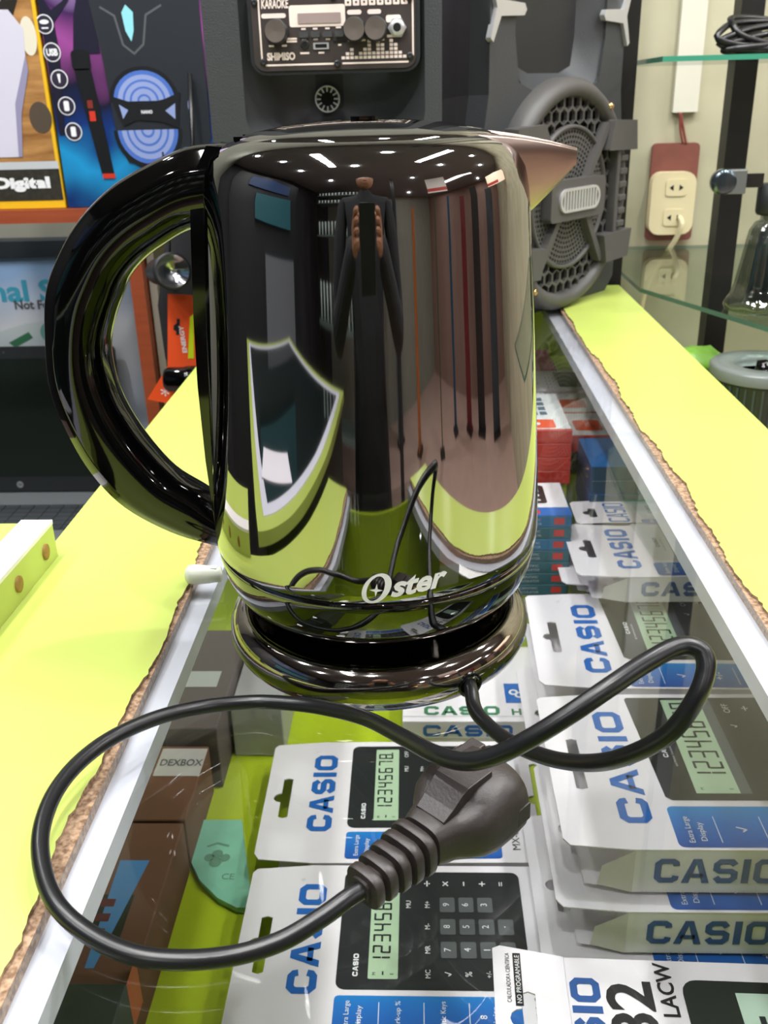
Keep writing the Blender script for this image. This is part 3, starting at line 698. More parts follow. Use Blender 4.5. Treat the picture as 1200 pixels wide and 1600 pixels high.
# teal spine stack
tx0, tx1, ty = 0.085, 0.1445, 0.845
q = hit(860, 806, 1, ty); ztop = q.z
def teal_face(p, hx, H):
    p.poly(rect(hx - 0.017, H * 0.25, hx - 0.007, H * 0.8), 0, REDP)
    put_text(p, 'SCIENTIFIC', hx - 0.040, H * 0.68, 0.0024, 0, LGREY, w=0.020); put_text(p, 'CALCULATOR', hx - 0.040, H * 0.32, 0.0024, 0, LGREY, w=0.022)
def white_top(p, hx, hy, z):
    p.poly(rect(-hx + 0.001, -hy + 0.020, hx - 0.001, hy - 0.001), z - 0.0001, CARD)
    p.poly(rrect(hx - 0.052, -hy + 0.030, hx - 0.020, hy - 0.008, 0.004), z, DARKP)
    for i in range(3):
        for j in range(4): p.poly(rect(hx - 0.048 + i * 0.009, -hy + 0.036 + j * 0.012, hx - 0.044 + i * 0.009, -hy + 0.040 + j * 0.012), z + 0.0002, WHITEPR)
    p.poly(rect(-hx, -hy, hx, -hy + 0.020), z, BLUEP); p.poly(rrect(hx - 0.044, -hy + 0.004, hx - 0.030, -hy + 0.014, 0.002), z + 0.0002, REDP)
zz = ztop; place_words = ['topmost', 'second from the top', 'third from the top', 'fourth from the top', 'fifth from the top', 'sixth from the top', 'lowest']
hstk = 0.0125
for i in range(7):
    print_box('scientific_calculator_box', 'slim teal calculator box, %s of the stack beside the kettle' % place_words[i], 'calculator box', (tx0, ty, zz - hstk + 0.0003), (tx1, ty + 0.085, zz), [TEALP, mat('blue_spine', '#1f6a94', 0.4)][i in (0, 2)], face=teal_face, group='teal calculator boxes', top=white_top if i == 0 else None)
    zz -= hstk
    if i == 0: z_white = ztop
print('teal bottom', zz)
print_box('wooden_riser', 'plain lime riser block under the teal calculator boxes', 'riser', (tx0 - 0.005, ty + 0.004, CFZ), (tx1 - 0.002, ty + 0.084, zz), LIMEIN)
# red boxes
rx0, rx1, ry = 0.075, 0.1575, 0.950
zr = hit(870, 672, 1, ry).z; zb_ = hit(870, 757, 1, ry).z; hr = (zr - zb_) / 4
def red_top(p, hx, hy, z):
    p.poly(rect(-hx + 0.002, -hy + 0.003, hx - 0.001, hy - 0.001), z, WHITEPR)
    for yy in (-hy + 0.010, ):
        p.poly(rrect(hx - 0.050, -hy + 0.006, hx - 0.016, -hy + 0.034, 0.003), z + 0.0002, ORANGEP); p.poly(circ(hx - 0.036, -hy + 0.020, 0.005), z + 0.0003, WHITEPR)
    for i in range(4):
        for j in range(4): p.poly(rect(hx - 0.058 + i * 0.010, -hy + 0.050 + j * 0.017, hx - 0.050 + i * 0.010, -hy + 0.062 + j * 0.017), z + 0.0002, mat('slate_key_print', '#5f7282', 0.4))
for i in range(4):
    print_box('desk_calculator_box', 'red calculator box, %s of the red stack beside the kettle' % ['topmost', 'second from the top', 'third from the top', 'lowest'][i], 'calculator box', (rx0, ry, zr - (i + 1) * hr + 0.0004), (rx1, ry + 0.13, zr - i * hr), REDP, group='red calculator boxes', top=red_top if i == 0 else None)
print_box('wooden_riser', 'plain lime riser block under the red calculator boxes', 'riser', (rx0, ry + 0.004, CFZ), (rx1 - 0.002, ry + 0.128, zb_), LIMEIN)
def red_top2(p, hx, hy, z):
    p.poly(rect(-hx + 0.001, -hy + 0.002, hx - 0.001, hy - 0.001), z, WHITEPR); p.poly(rrect(-hx + 0.010, -hy + 0.018, -hx + 0.042, hy - 0.028, 0.004), z + 0.0002, ORANGEP)
    put_text(p, 'CALC', -hx + 0.026, 0, 0.006, z + 0.0004, WHITEPR, ang=PI / 2, w=0.022); p.poly(rect(-hx + 0.05, -hy + 0.02, hx - 0.01, hy - 0.02), z + 0.0002, OLIVE)
q = hit(905, 672, 2, -0.105)
print_box('desk_calculator_box', 'white and red calculator box behind the blue boxes, nearer one', 'calculator box', (0.172, 1.055, -0.125), (0.278, 1.14, -0.105), REDP, top=red_top2)
print_box('desk_calculator_box', 'white and red calculator box behind the blue boxes, farther one', 'calculator box', (0.168, 1.143, -0.125), (0.276, 1.225, -0.105), REDP, top=red_top2)
print_box('desk_calculator_box', 'white calculator box behind the red stack with grid key print', 'calculator box', (0.075, 1.083, -0.125), (0.163, 1.225, -0.103), REDP, top=red_top)
def far_top(p, hx, hy, z): p.poly(rrect(0.0, -hy + 0.015, hx - 0.005, hy - 0.01, 0.004), z, mat('slate_green_print', '#3c4a48', 0.4)); put_text(p, 'SC-800', -0.03, 0, 0.008, z, GREYP, ang=PI / 2, w=0.04)
print_box('desk_calculator_box', 'white calculator box with dark display print far under the glass', 'calculator box', (0.10, 1.232, -0.125), (0.272, 1.33, -0.103), CARD, top=far_top)
def pink_top(p, hx, hy, z): p.poly(rrect(-hx + 0.01, -hy + 0.02, 0.0, hy - 0.02, 0.004), z, mat('plum_print', '#5a3050', 0.4))
print_box('pink_box', 'pink gadget box at the far end under the glass', 'box', (0.115, 1.345, -0.125), (0.195, 1.46, -0.105), mat('pink_print', '#c64f96', 0.4), top=pink_top)
print_box('wooden_riser', 'wide lime riser carrying the flat white boxes at the far end', 'riser', (0.075, 1.085, CFZ), (0.279, 1.50, -0.1255), LIMEIN)
# blue boxes
bm = mat('blue_box_print', '#2f78c4', 0.35); bd = mat('deep_blue_side', '#1d4a66', 0.4); pu = mat('violet_side', '#4a4f96', 0.4, noise=0.3, nscale=25)
zbb = -0.10
for i in range(2):
    t = thing('blue_box', 'blue calculator box %s, behind the farthest slotted white box' % ['on top of another', 'underneath another'][i], 'box', (0.2275, 0.988, zbb - 0.032 * (i + 1)), group='blue boxes right of the kettle')
    MB().box((-0.049, -0.045, 0.0004), (0.049, 0.045, 0.032), bm).build('carton', t)
    p = MB(); p.T = Matrix(((1, 0, 0, 0), (0, 0, -1, -0.0453), (0, 1, 0, 0), (0, 0, 0, 1))); p.poly(rect(-0.049, 0.001, 0.049, 0.0315), 0, bd)
    for j in range(34): p.poly(rect(-0.047 + j * 0.0028, 0.0155, -0.0455 + j * 0.0028, 0.0160), 0.0002, LGREY)
    p.T = Matrix(((0, 0, -1, -0.0493), (-1, 0, 0, 0), (0, 1, 0, 0), (0, 0, 0, 1))); p.poly(rect(-0.044, 0.001, 0.044, 0.0315), 0, pu); p.build('print', t)
print_box('wooden_riser', 'plain lime riser block under the blue boxes', 'riser', (0.180, 0.945, CFZ), (0.275, 1.03, zbb - 0.0645), LIMEIN)

print_box('wooden_riser', 'plain lime riser block under the farthest slotted white box', 'riser', (0.195, 0.885, CFZ), (0.278, 0.94, -0.1665), LIMEIN)
# ------------------------------------------------------------------ goods at the left wall of the case
def carton(name, label, lo, hi, m, art=None, rz=0.0, cat='carton'):
    cx, cy = (lo[0] + hi[0]) / 2, (lo[1] + hi[1]) / 2
    t = thing(name, label, cat, (cx, cy, lo[2]), rz=rz); hx, hy, H = (hi[0] - lo[0]) / 2, (hi[1] - lo[1]) / 2, hi[2] - lo[2]
    MB().box((-hx, -hy, 0), (hx, hy, H), m).build('carton', t, bevel=0.0008, seg=1)
    p = MB()
    if art: art(p, hx, hy, H)
    if p.v: p.build('print', t)
    return t
SIDEX = lambda hx: Matrix(((0, 0, 1, hx + 0.0004), (1, 0, 0, 0), (0, 1, 0, 0), (0, 0, 0, 1)))   # art x -> +y, y -> z on the +x face
def dex(p, hx, hy, H):
    p.poly(rect(-hx + 0.006, -hy + 0.052, hx + 0.0, -hy + 0.088), H + 0.0003, mat('label_paper', '#b9b4b4', 0.5)); put_text(p, 'DEXBOX', 0.004, -hy + 0.069, 0.0088, H + 0.0006, GREYP, w=0.036, bold=0.02)
def brownart(p, hx, hy, H):
    bl = mat('blue_label', '#4e86c4', 0.4)
    p.poly([(-0.012, -0.05), (-0.006, -0.05), (0.006, 0.045), (-0.016, 0.045)], H + 0.0003, bl)
    p.poly(rect(-0.022, -0.028, 0.004, 0.012), H + 0.0002, DARKP)
    for i in range(3): p.poly(rect(-0.0225, -0.025 + i * 0.013, -0.008, -0.018 + i * 0.013), H + 0.00045, mat('maroon_print', '#5c2530', 0.4))
    p.T = SIDEX(hx); p.poly(rect(-hy + 0.01, 0.02, -hy + 0.035, 0.06), 0, mat('salmon_print', '#b85a44', 0.5))
def diamond(p, hx, hy, H):
    z = H + 0.0003; tl = mat('dull_teal_print', '#3a5a5c', 0.4)
    p.poly([(-0.020, 0.0), (0.0, -0.030), (0.020, 0.0), (0.0, 0.018)], z, tl); stroke(p, [(-0.020, 0.0), (0.0, -0.030), (0.020, 0.0), (0.0, 0.018)], 0.0012, z + 0.0002, LGREY, True)
    put_text(p, 'Oster', 0.004, -0.045, 0.014, z, LGREY, shear=0.3, bold=0.02); p.poly(circ(-0.006, 0.035, 0.008), z, mat('dull_gold', '#8a7a2c', 0.5))
carton('brown_carton', 'brown carton with pale paper label under the cord loop, at the case left wall', (-0.232, 0.578, CFZ + 0.0005), (-0.187, 0.67, -0.25), CARTON, dex)
carton('brown_carton', 'brown carton with blue wedge print under the left cord loop', (-0.232, 0.405, CFZ + 0.0005), (-0.1875, 0.575, -0.25), CARTON, brownart)
carton('dark_carton', 'dark teal carton with diamond print at the lower left corner', (-0.225, 0.250, CFZ + 0.0005), (-0.178, 0.400, -0.215), mat('dull_teal_carton', '#38433c', 0.6, noise=0.3, nscale=20), diamond)
carton('grey_carton', 'plain grey green carton at the very bottom left', (-0.226, 0.05, CFZ + 0.0005), (-0.176, 0.245, -0.210), mat('grey_carton', '#77786c', 0.7, noise=0.1, nscale=10))
def purpleart(p, hx, hy, H): p.poly(rect(-hx + 0.004, -0.02, hx - 0.012, 0.006), H + 0.0003, LGREY)
carton('purple_grey_carton', 'tall purple grey carton beside the kettle base on the left', (-0.226, 0.675, CFZ + 0.0005), (-0.180, 0.84, -0.235), mat('purple_grey_carton', '#5c4f52', 0.7, noise=0.15, nscale=10), purpleart)
carton('silver_carton', 'silver grey carton with blue top print left of the kettle base', (-0.177, 0.72, CFZ + 0.0005), (-0.130, 0.86, -0.245), mat('silver_grey_carton', '#a9a7ab', 0.5), lambda p, hx, hy, H: (p.poly(rect(-hx, hy - 0.05, hx, hy), H + 0.0003, mat('teal_top', '#2d7f9c', 0.4)), p.poly(circ(0.0, hy - 0.07, 0.008), H + 0.0003, mat('teal_top', '#2d7f9c', 0.4))))
# rounded mint label sleeve on the shelf
sl = thing('mint_blister', 'mint green blister pack with rounded edge and CE mark beside the brown carton', 'blister pack', (0, 0, 0))
A = [hit(px, py, 2, -0.294) for px, py in [(318, 1281), (378, 1281), (385, 1340), (395, 1418), (370, 1418), (340, 1403), (312, 1375), (298, 1345), (296, 1325)]]
P = [(v.x, v.y) for v in A][::-1]; cx = sum(x for x, y in P) / 9; cy = sum(y for x, y in P) / 9
P = [(x - cx, y - cy) for x, y in P]; sl.location = (cx, cy, CFZ)
MB().prism(P, 0.0005, 0.006, mat('mint_plastic', '#7fc0a6', 0.35, noise=0.12, nscale=60)).build('shell', sl, bevel=0.002)
p = MB(); og = mat('mint_dark_print', '#5a8a72', 0.5)
for dx, dy, r in [(-0.010, 0.008, .004), (-0.004, 0.012, .0045), (0.003, 0.008, .004), (-0.004, 0.003, .005)]: p.poly(circ(dx, dy, r), 0.0063, og)
stroke(p, [(-0.014, 0.020), (-0.006, 0.024), (0.004, 0.021)], 0.002, 0.0063, og)
put_text(p, 'CE', 0.009, -0.012, 0.006, 0.0063, og); p.build('print', sl)

# ------------------------------------------------------------------ karaoke speaker (middle)
SY = 1.0
ca = hit(398, 20, 1, SY); cb = hit(648, 20, 1, SY); cc = hit(648, 106, 1, SY); ce = hit(335, 190, 1, SY); cf = hit(690, 60, 1, SY)
sx0, sx1 = ce.x, cf.x; scx = (sx0 + sx1) / 2; hw = (sx1 - sx0) / 2; HS = 0.50
ks = thing('karaoke_speaker', 'charcoal karaoke speaker with knobs and display panel behind the kettle', 'speaker', (scx, SY, 0), rz=0.0)
def fr(mb): mb.T = Matrix(((1, 0, 0, 0), (0, 0, -1, 0), (0, 1, 0, 0), (0, 0, 0, 1))); return mb    # art x, y=z up, z -> -Y (towards camera)
m_ = fr(MB()); m_.prism(rrect(-hw, 0.012, hw, HS, 0.03, 6), -0.14, -0.060, SPK2); m_.build('cabinet', ks, bevel=0.006)
fx = 0.016
zc = hit(510, 155, 1, SY).z; pz0 = cc.z; pz1 = 0.405; ph0, ph1 = ca.x - scx, cb.x - scx
hole = rrect(-hw + 0.034, 0.225, hw - 0.010 - 0.006, HS - 0.03, 0.022, 5)
m_ = fr(MB()); m_.prism(rrect(-hw, 0.0, hw, HS, 0.03, 6), -0.062, fx, SPK, holes=[hole, circ(0, 0.115, 0.085, 48)]); m_.build('front_shell', ks, bevel=0.006, seg=3)
m_ = fr(MB())   # recessed horn flare
hx_ = hit(508, 155, 1, SY).x - scx; A = rrect(-hw + 0.034, 0.225, hw - 0.016, HS - 0.03, 0.022, 5)
mid = [((p_[0] - hx_) * 0.62 + hx_, (p_[1] - zc) * (0.70 if p_[1] < zc else 0.5) + zc) for p_ in A]; B = [((p_[0] - hx_) * 0.16 + hx_, (p_[1] - zc) * 0.25 + zc) for p_ in A]
m_.loft([[(p_[0], p_[1], fx - 0.002) for p_ in A], [(p_[0], p_[1], -0.030) for p_ in mid], [(p_[0], p_[1], -0.036) for p_ in B]], SPK, caps=False); m_.add([(p_[0], p_[1], -0.036) for p_ in B], [tuple(range(len(B)))], SPK2); m_.build('horn', ks)
def frd(mb, d): mb.T = fr(mb).T @ Matrix.Translation((0, 0, d)); return mb
m_ = frd(MB(), -0.030); m_.lathe([(0.0, 0.0115), (0.004, 0.0115), (0.004, 0.0095), (0.001, 0.009)], SPK2, 24, c=(hx_, zc), cap=False); m_.lathe([(0.001, 0.009), (0.0012, 0.0)], VOID, 24, c=(hx_, zc), cap=False)
for i in range(12):
    a = 2 * PI * i / 12; stroke(m_, [(hx_ + 0.0065 * math.cos(a), zc + 0.0065 * math.sin(a)), (hx_ + 0.0110 * math.cos(a), zc + 0.0110 * math.sin(a))], 0.0016, 0.0046, SILVER)
m_.lathe([(0.0046, 0.0125), (0.0050, 0.0117), (0.0046, 0.0110)], SILVER, 24, c=(hx_, zc), cap=False)
tweet = m_.build('tweeter', ks)
# woofer with ring grille
m_ = fr(MB()); m_.lathe([(0.0, 0.092), (0.022, 0.090), (0.026, 0.084), (0.022, 0.079)], GRILL, 48, c=(0, 0.115), cap=False)
for r in (0.012, 0.025, 0.038, 0.051, 0.064, 0.077): m_.lathe([(0.018, r + 0.0022), (0.021, r), (0.018, r - 0.0022)], GRILL, 48, c=(0, 0.115), cap=False)
for i in range(12): a = PI * i / 12; m_.T = fr(MB()).T @ Matrix.Translation((0, 0.115, 0)) @ Matrix.Rotation(a, 4, 'Z'); m_.box((-0.082, -0.0012, 0.016), (0.082, 0.0012, 0.019), GRILL)
m_.build('woofer_grille', ks)
m_ = fr(MB()); m_.lathe([(0.006, 0.085), (-0.003, 0.02), (0.002, 0.0)], VOID, 48, c=(0, 0.115), cap=False); m_.build('woofer_cone', ks)
# amplifier panel
T0 = hit(412, 8, 1, SY).x; pcx = (ph0 + ph1) / 2; PW = ph1 - ph0
sc = PW / 250.0                       # one photo pixel at this depth
X = lambda px: ph0 + (px - 398) * sc
Z = lambda py: cc.z + (106 - py) * sc * 0.93
ph = 0.090
am = MB(); fr(am); am.prism(rrect(X(392), Z(112), X(656), Z(112) + ph, 0.014, 6), 0.004, fx + 0.004, SPK2); am_o = am.build('panel_frame', ks, bevel=0.002)
am = MB(); fr(am); am.prism(rrect(X(398), Z(106), X(649), Z(106) + ph - 0.006, 0.010, 6), fx + 0.003, fx + 0.0055, PANELB); am_o = am.build('amplifier_panel', ks)
zf = fx + 0.0058
a_ = fr(MB())
stroke(a_, [(X(410), Z(8) + 0.02), (X(410), Z(88)), ], 0.0016, zf, CREAMP); stroke(a_, [(X(415), Z(97)), (X(525), Z(97))], 0.0016, zf, CREAMP); stroke(a_, [(X(535), Z(97)), (X(638), Z(97))], 0.0016, zf, CREAMP); stroke(a_, [(X(645), Z(88)), (X(645), Z(8) + 0.02)], 0.0016, zf, CREAMP)
put_text(a_, 'KARAOKE', X(435), Z(6), 0.0078, zf, CREAMP, w=42 * sc, bold=0.03, shear=0.1); put_text(a_, 'SHIMISO', X(440), Z(84), 0.0068, zf, CREAMP, w=44 * sc, bold=0.05)
a_.poly(rrect(X(413), Z(27), X(451), Z(20), 0.002), zf, CREAMP); a_.poly(rrect(X(456), Z(41), X(542), Z(9), 0.002), zf, CREAMP)
a_.poly(rrect(X(545), Z(25), X(567), Z(18), 0.002), zf, CREAMP); a_.poly(rrect(X(576), Z(25), X(597), Z(18), 0.002), zf, CREAMP); a_.poly(rrect(X(604), Z(38), X(627), Z(27), 0.002), zf, CREAMP); a_.poly(rect(X(605), Z(60), X(628), Z(56)), zf, CREAMP)
for i in range(8):
    a_.poly(rrect(X(542 + i * 12.2), Z(12), X(552 + i * 12.2), Z(2), 0.0008, 2), zf, CREAMP); put_text(a_, '\u2022', X(547 + i * 12.2), Z(7), 0.002, zf + 0.0003, PANELB)
for i, hgt in enumerate([1, 2, 3, 1, 2, 3, 5, 2, 5, 4, 2, 5, 4, 2, 1]):
    for j in range(hgt): a_.poly(rect(X(534 + i * 6.8), Z(91 - j * 6), X(539.4 + i * 6.8), Z(86.5 - j * 6)), zf, CREAMP)
for kx in (436, 556, 588):
    for i in range(19):
        t_ = math.radians(-50 + i * 280 / 18 - 90 + 45); t_ = math.radians(225 - i * 270 / 18); r0, r1 = 14.5 * sc, 18 * sc
        stroke(a_, [(X(kx) + r0 * math.cos(t_), Z(47) + r0 * math.sin(t_)), (X(kx) + r1 * math.cos(t_), Z(47) + r1 * math.sin(t_))], 0.0005, zf, CREAMP)
for px_, py_, w_ in [(426, 68, 8), (446, 68, 8), (477, 44, 7), (495, 44, 7), (514, 44, 7), (531, 43, 8), (477, 60, 7), (495, 60, 7), (514, 60, 7), (458, 58, 16), (458, 62, 16), (477, 80, 14), (503, 80, 9), (532, 69, 5), (549, 63, 8), (568, 63, 8), (580, 63, 8), (597, 63, 8)]:
    a_.poly(rect(X(px_ - w_ / 2), Z(py_ + 1.4), X(px_ + w_ / 2), Z(py_ - 1.4)), zf, CREAMP)
a_.build('panel_print', am_o)
fr(a_ := MB()); a_.prism(rrect(X(469), Z(36), X(535), Z(21), 0.0006), zf + 0.0002, zf + 0.0008, mat('pinkish_display', '#9b8a88', 0.15)); a_.build('display', am_o)
for kx in (436, 556, 588):
    a_ = fr(MB()); a_.lathe([(zf, 0.0110), (zf + 0.004, 0.0106), (zf + 0.013, 0.0100), (zf + 0.0138, 0.0094)], SPK2, 28, c=(X(kx), Z(47)), cap=False, smooth=False); a_.lathe([(zf + 0.0138, 0.0094), (zf + 0.0132, 0.0)], mat('knob_cap', '#6f6660', 0.45, metal=0.6), 28, c=(X(kx), Z(47)), cap=False); a_.build('knob', am_o)
for kx in (477, 495, 514, 532):
    a_ = fr(MB()); a_.prism(rrect(X(kx - 7), Z(57), X(kx + 7), Z(48), 0.0012), zf, zf + 0.0025, SPK); a_.build('button', am_o)
a_ = fr(MB()); a_.lathe([(zf, 0.0085), (zf + 0.004, 0.0085), (zf + 0.004, 0.0042)], SILVER, 6, c=(X(621), Z(46)), cap=False, smooth=False); a_.lathe([(zf + 0.0042, 0.0068), (zf + 0.0055, 0.0065), (zf + 0.0055, 0.0036)], SILVER, 24, c=(X(621), Z(46)), cap=False); a_.lathe([(zf + 0.005, 0.004), (zf + 0.0051, 0.0)], VOID, 20, c=(X(621), Z(46)), cap=False); a_.build('jack_socket', am_o)
a_ = fr(MB()); a_.prism(rrect(X(491), Z(75), X(515), Z(65), 0.0006), zf, zf + 0.0012, SILVER, holes=[rrect(X(494), Z(73), X(512), Z(67), 0.0003)]); a_.poly(rect(X(493), Z(73.5), X(513), Z(66.5)), zf + 0.0004, VOID); a_.build('usb_port', am_o)
a_ = fr(MB()); a_.lathe([(zf, 0.0042), (zf + 0.001, 0.004), (zf + 0.001, 0.0025)], SPK2, 20, c=(X(478), Z(67)), cap=False); a_.poly(circ(X(478), Z(67), 0.0026), zf + 0.0006, VOID); a_.poly(rect(X(522), Z(65), X(542), Z(62.5)), zf + 0.0006, VOID); a_.build('audio_port', am_o)
for px_, py_ in [(412, 92), (527, 97), (640, 88), (404, 3), (524, -2), (640, 3)]:
    a_ = fr(MB()); a_.lathe([(zf, 0.0032), (zf + 0.0018, 0.0028), (zf + 0.002, 0.0014), (zf + 0.0012, 0.0)], SPK2, 14, c=(X(px_), Z(py_)), cap=False); a_.build('screw', am_o)

# ------------------------------------------------------------------ big party speaker (right)
yaw = math.radians(50)
SC = hit(862, 303, 1, 1.27)
bs = thing('party_speaker', 'large charcoal party speaker with honeycomb woofer grille at the far end of the counter', 'speaker', (SC.x, SC.y, 0), rz=yaw)
RG = 0.138; zc2 = 0.139
W2 = 0.158
outl = [(-W2, 0.02), (-W2 + 0.02, 0.0), (W2 - 0.02, 0.0), (W2, 0.02), (W2, 0.20), (W2 - 0.012, 0.26), (W2 - 0.012, 0.56), (W2 - 0.05, 0.60), (-W2 + 0.05, 0.60), (-W2 + 0.012, 0.56), (-W2 + 0.012, 0.26), (-W2, 0.20)]
# loft body back (tapered) 
m_ = fr(MB()); m_.loft([[(x * 0.55, z * 0.94 + 0.004, -0.16) for x, z in outl], [(x * 0.9, z * 0.985 + 0.003, -0.05) for x, z in outl], [(x, z, -0.02) for x, z in outl]], SPK2, smooth=False); m_.build('cabinet', bs, bevel=0.004)
hornc = (0.0, 0.330)
hornout = [(-0.088, 0.272), (-0.05, 0.260), (0.05, 0.260), (0.088, 0.272), (0.098, 0.32), (0.098, 0.44), (0.085, 0.47), (-0.085, 0.47), (-0.098, 0.44), (-0.098, 0.32)]
m_ = fr(MB()); m_.prism(outl, -0.022, 0.006, SPK, holes=[hornout, circ(0, zc2, 0.118, 48)]); m_.build('front_shell', bs, bevel=0.005, seg=3)
cbh = [((x) * 0.7, hornc[1] + (z - hornc[1]) * 0.7) for x, z in hornout]; cch = [((x) * 0.24, hornc[1] + (z - hornc[1]) * 0.30) for x, z in hornout]
m_ = fr(MB()); m_.loft([[(x, z, 0.002) for x, z in hornout], [(x, z, -0.018) for x, z in cbh], [(x, z, -0.075) for x, z in cch]], SPK, smooth=True, caps=False)
m_.add([(x, z, -0.075) for x, z in cch], [tuple(range(len(cch)))], VOID); m_.build('horn', bs)
# side light trims
for s_ in (-1, 1):
    m_ = fr(MB()); Q = [(s_ * (0.112 + dx), 0.352 + dz) for dx, dz in [(0.022, 0.034), (0.010, 0.008), (-0.030, 0.006), (-0.034, 0.0), (-0.030, -0.006), (0.010, -0.008), (0.022, -0.034), (0.015, -0.034), (-0.001, -0.010), (-0.001, 0.010), (0.015, 0.034)][:7] + [(0.017, 0.0)]]
    Q = [(s_ * (0.120 + dx), 0.346 + dz) for dx, dz in [(0.026, 0.034), (0.012, 0.008), (-0.032, 0.006), (-0.036, 0.0), (-0.032, -0.006), (0.012, -0.008), (0.026, -0.034), (0.031, -0.030), (0.020, 0.0), (0.031, 0.030)]]
    m_.prism(Q if s_ < 0 else Q[::-1], 0.004, 0.011, SILVER); m_.build('light_trim', bs, bevel=0.001)
# grille ring
GZ = 0.030
m_ = fr(MB()); m_.lathe([(0.004, RG), (0.022, RG), (GZ, RG - 0.006), (GZ + 0.002, RG - 0.012), (GZ, RG - 0.020), (GZ - 0.012, RG - 0.022)], GRILL, 72, c=(0, zc2), cap=False); ring = m_.build('grille_ring', bs)
m_ = fr(MB()); m_.lathe([(0.010, 0.120), (-0.015, 0.05), (-0.008, 0.0)], VOID, 48, c=(0, zc2), cap=False); m_.build('woofer_cone', bs)
def cell(mb, out, inn, z0, z1, m):
    n = len(out); vs = [(x, y, z1) for x, y in out] + [(x, y, z1) for x, y in inn] + [(x, y, z0) for x, y in inn]
    fs = [(i, (i + 1) % n, n + (i + 1) % n, n + i) for i in range(n)] + [(n + i, n + (i + 1) % n, 2 * n + (i + 1) % n, 2 * n + i) for i in range(n)]
    mb.add(vs, fs, m)
hexm = fr(MB()); R_ = 0.0105; dx = R_ * math.sqrt(3); rows = int(0.13 / (1.5 * R_)) + 1
for j in range(-rows, rows + 1):
    for i in range(-9, 10):
        x = i * dx + (dx / 2 if j % 2 else 0); y = j * 1.5 * R_; r = math.hypot(x, y)
        if r > 0.116 or r < 0.084: continue
        o_ = [(x + R_ * math.cos(PI / 6 + k * PI / 3), zc2 + y + R_ * math.sin(PI / 6 + k * PI / 3)) for k in range(6)]
        i_ = [(x + R_ * 0.80 * math.cos(PI / 6 + k * PI / 3), zc2 + y + R_ * 0.80 * math.sin(PI / 6 + k * PI / 3)) for k in range(6)]
        cell(hexm, o_, i_, 0.019, 0.024, GRILL)
tag(hexm.build('honeycomb_grille', bs), kind='stuff')
dot = fr(MB()); nr = 10
for k in range(nr):
    r0 = 0.022 + k * 0.0058; r1 = r0 + 0.0058; rm = (r0 + r1) / 2; n = int(2 * PI * rm / 0.0062)
    for i in range(n):
        a0, a1 = 2 * PI * i / n, 2 * PI * (i + 1) / n; am_ = (a0 + a1) / 2
        P8 = []
        for rr, aa in [(r0, a0), (r0, am_), (r0, a1), (rm, a1), (r1, a1), (r1, am_), (r1, a0), (rm, a0)]: P8.append((rr * math.cos(aa), zc2 + rr * math.sin(aa)))
        c0 = (rm * math.cos(am_), zc2 + rm * math.sin(am_)); I8 = []
        for p_ in P8:
            d_ = math.hypot(p_[0] - c0[0], p_[1] - c0[1]); I8.append((c0[0] + (p_[0] - c0[0]) / d_ * 0.0021, c0[1] + (p_[1] - c0[1]) / d_ * 0.0021))
        cell(dot, P8[::-1], I8[::-1], 0.022, 0.025, GRILL)
dot.lathe([(0.022, 0.086), (0.028, 0.085), (0.028, 0.081), (0.022, 0.0805)], GRILL, 64, c=(0, zc2), cap=False)
tag(dot.build('perforated_grille', bs), kind='stuff')
# cross frame : two trapezoid arms, badge, side brackets
m_ = fr(MB())
for s_ in (-1, 1):
    for v_ in (-1, 1):
        pl = [(s_ * 0.020, zc2 + v_ * 0.012), (s_ * 0.032, zc2 + v_ * 0.016), (s_ * 0.080, zc2 + v_ * 0.082), (s_ * 0.070, zc2 + v_ * 0.086)]
        m_.prism(pl if s_ * v_ > 0 else pl[::-1], 0.022, 0.034, GRILL)
    for v_ in (-1, 1):
        pl = [(s_ * 0.068, zc2 + v_ * 0.052), (s_ * 0.140, zc2 + v_ * 0.050), (s_ * 0.134, zc2 + v_ * 0.086), (s_ * 0.078, zc2 + v_ * 0.088)]
        m_.prism(pl if s_ * v_ > 0 else pl[::-1], 0.020, 0.040, GRILL)
    for k in range(6): m_.box((min(s_ * 0.108, s_ * 0.126), zc2 - 0.046 + k * 0.0165, 0.022), (max(s_ * 0.108, s_ * 0.126), zc2 - 0.038 + k * 0.0165, 0.036), GRILL)
    m_.box((min(s_ * 0.098, s_ * 0.106), zc2 - 0.052, 0.022), (max(s_ * 0.098, s_ * 0.106), zc2 + 0.052, 0.036), GRILL)
m_.build('cross_frame', bs, bevel=0.0015)
m_ = fr(MB()); m_.prism(rrect(-0.062, zc2 - 0.024, 0.062, zc2 + 0.024, 0.006), 0.026, 0.040, GRILL); m_.build('badge_plate', bs, bevel=0.002)
m_ = fr(MB()); m_.prism(rrect(-0.046, zc2 - 0.014, 0.046, zc2 + 0.014, 0.014, 8), 0.040, 0.043, SILVER, holes=[rrect(-0.042, zc2 - 0.011, 0.042, zc2 + 0.011, 0.011, 8)])
for i in range(12): m_.box((-0.038 + i * 0.0066, zc2 - 0.012, 0.040), (-0.0345 + i * 0.0066, zc2 + 0.012, 0.0428), SILVER)
m_.build('badge', bs)
for a in (45, 135, 225, 315):
    m_ = fr(MB()); a = math.radians(a + 8); m_.lathe([(GZ, 0.004), (GZ + 0.004, 0.0035), (GZ + 0.0045, 0.0)], BRASS, 16, c=((RG - 0.008) * math.cos(a), zc2 + (RG - 0.008) * math.sin(a)), cap=False); m_.build('screw', bs)

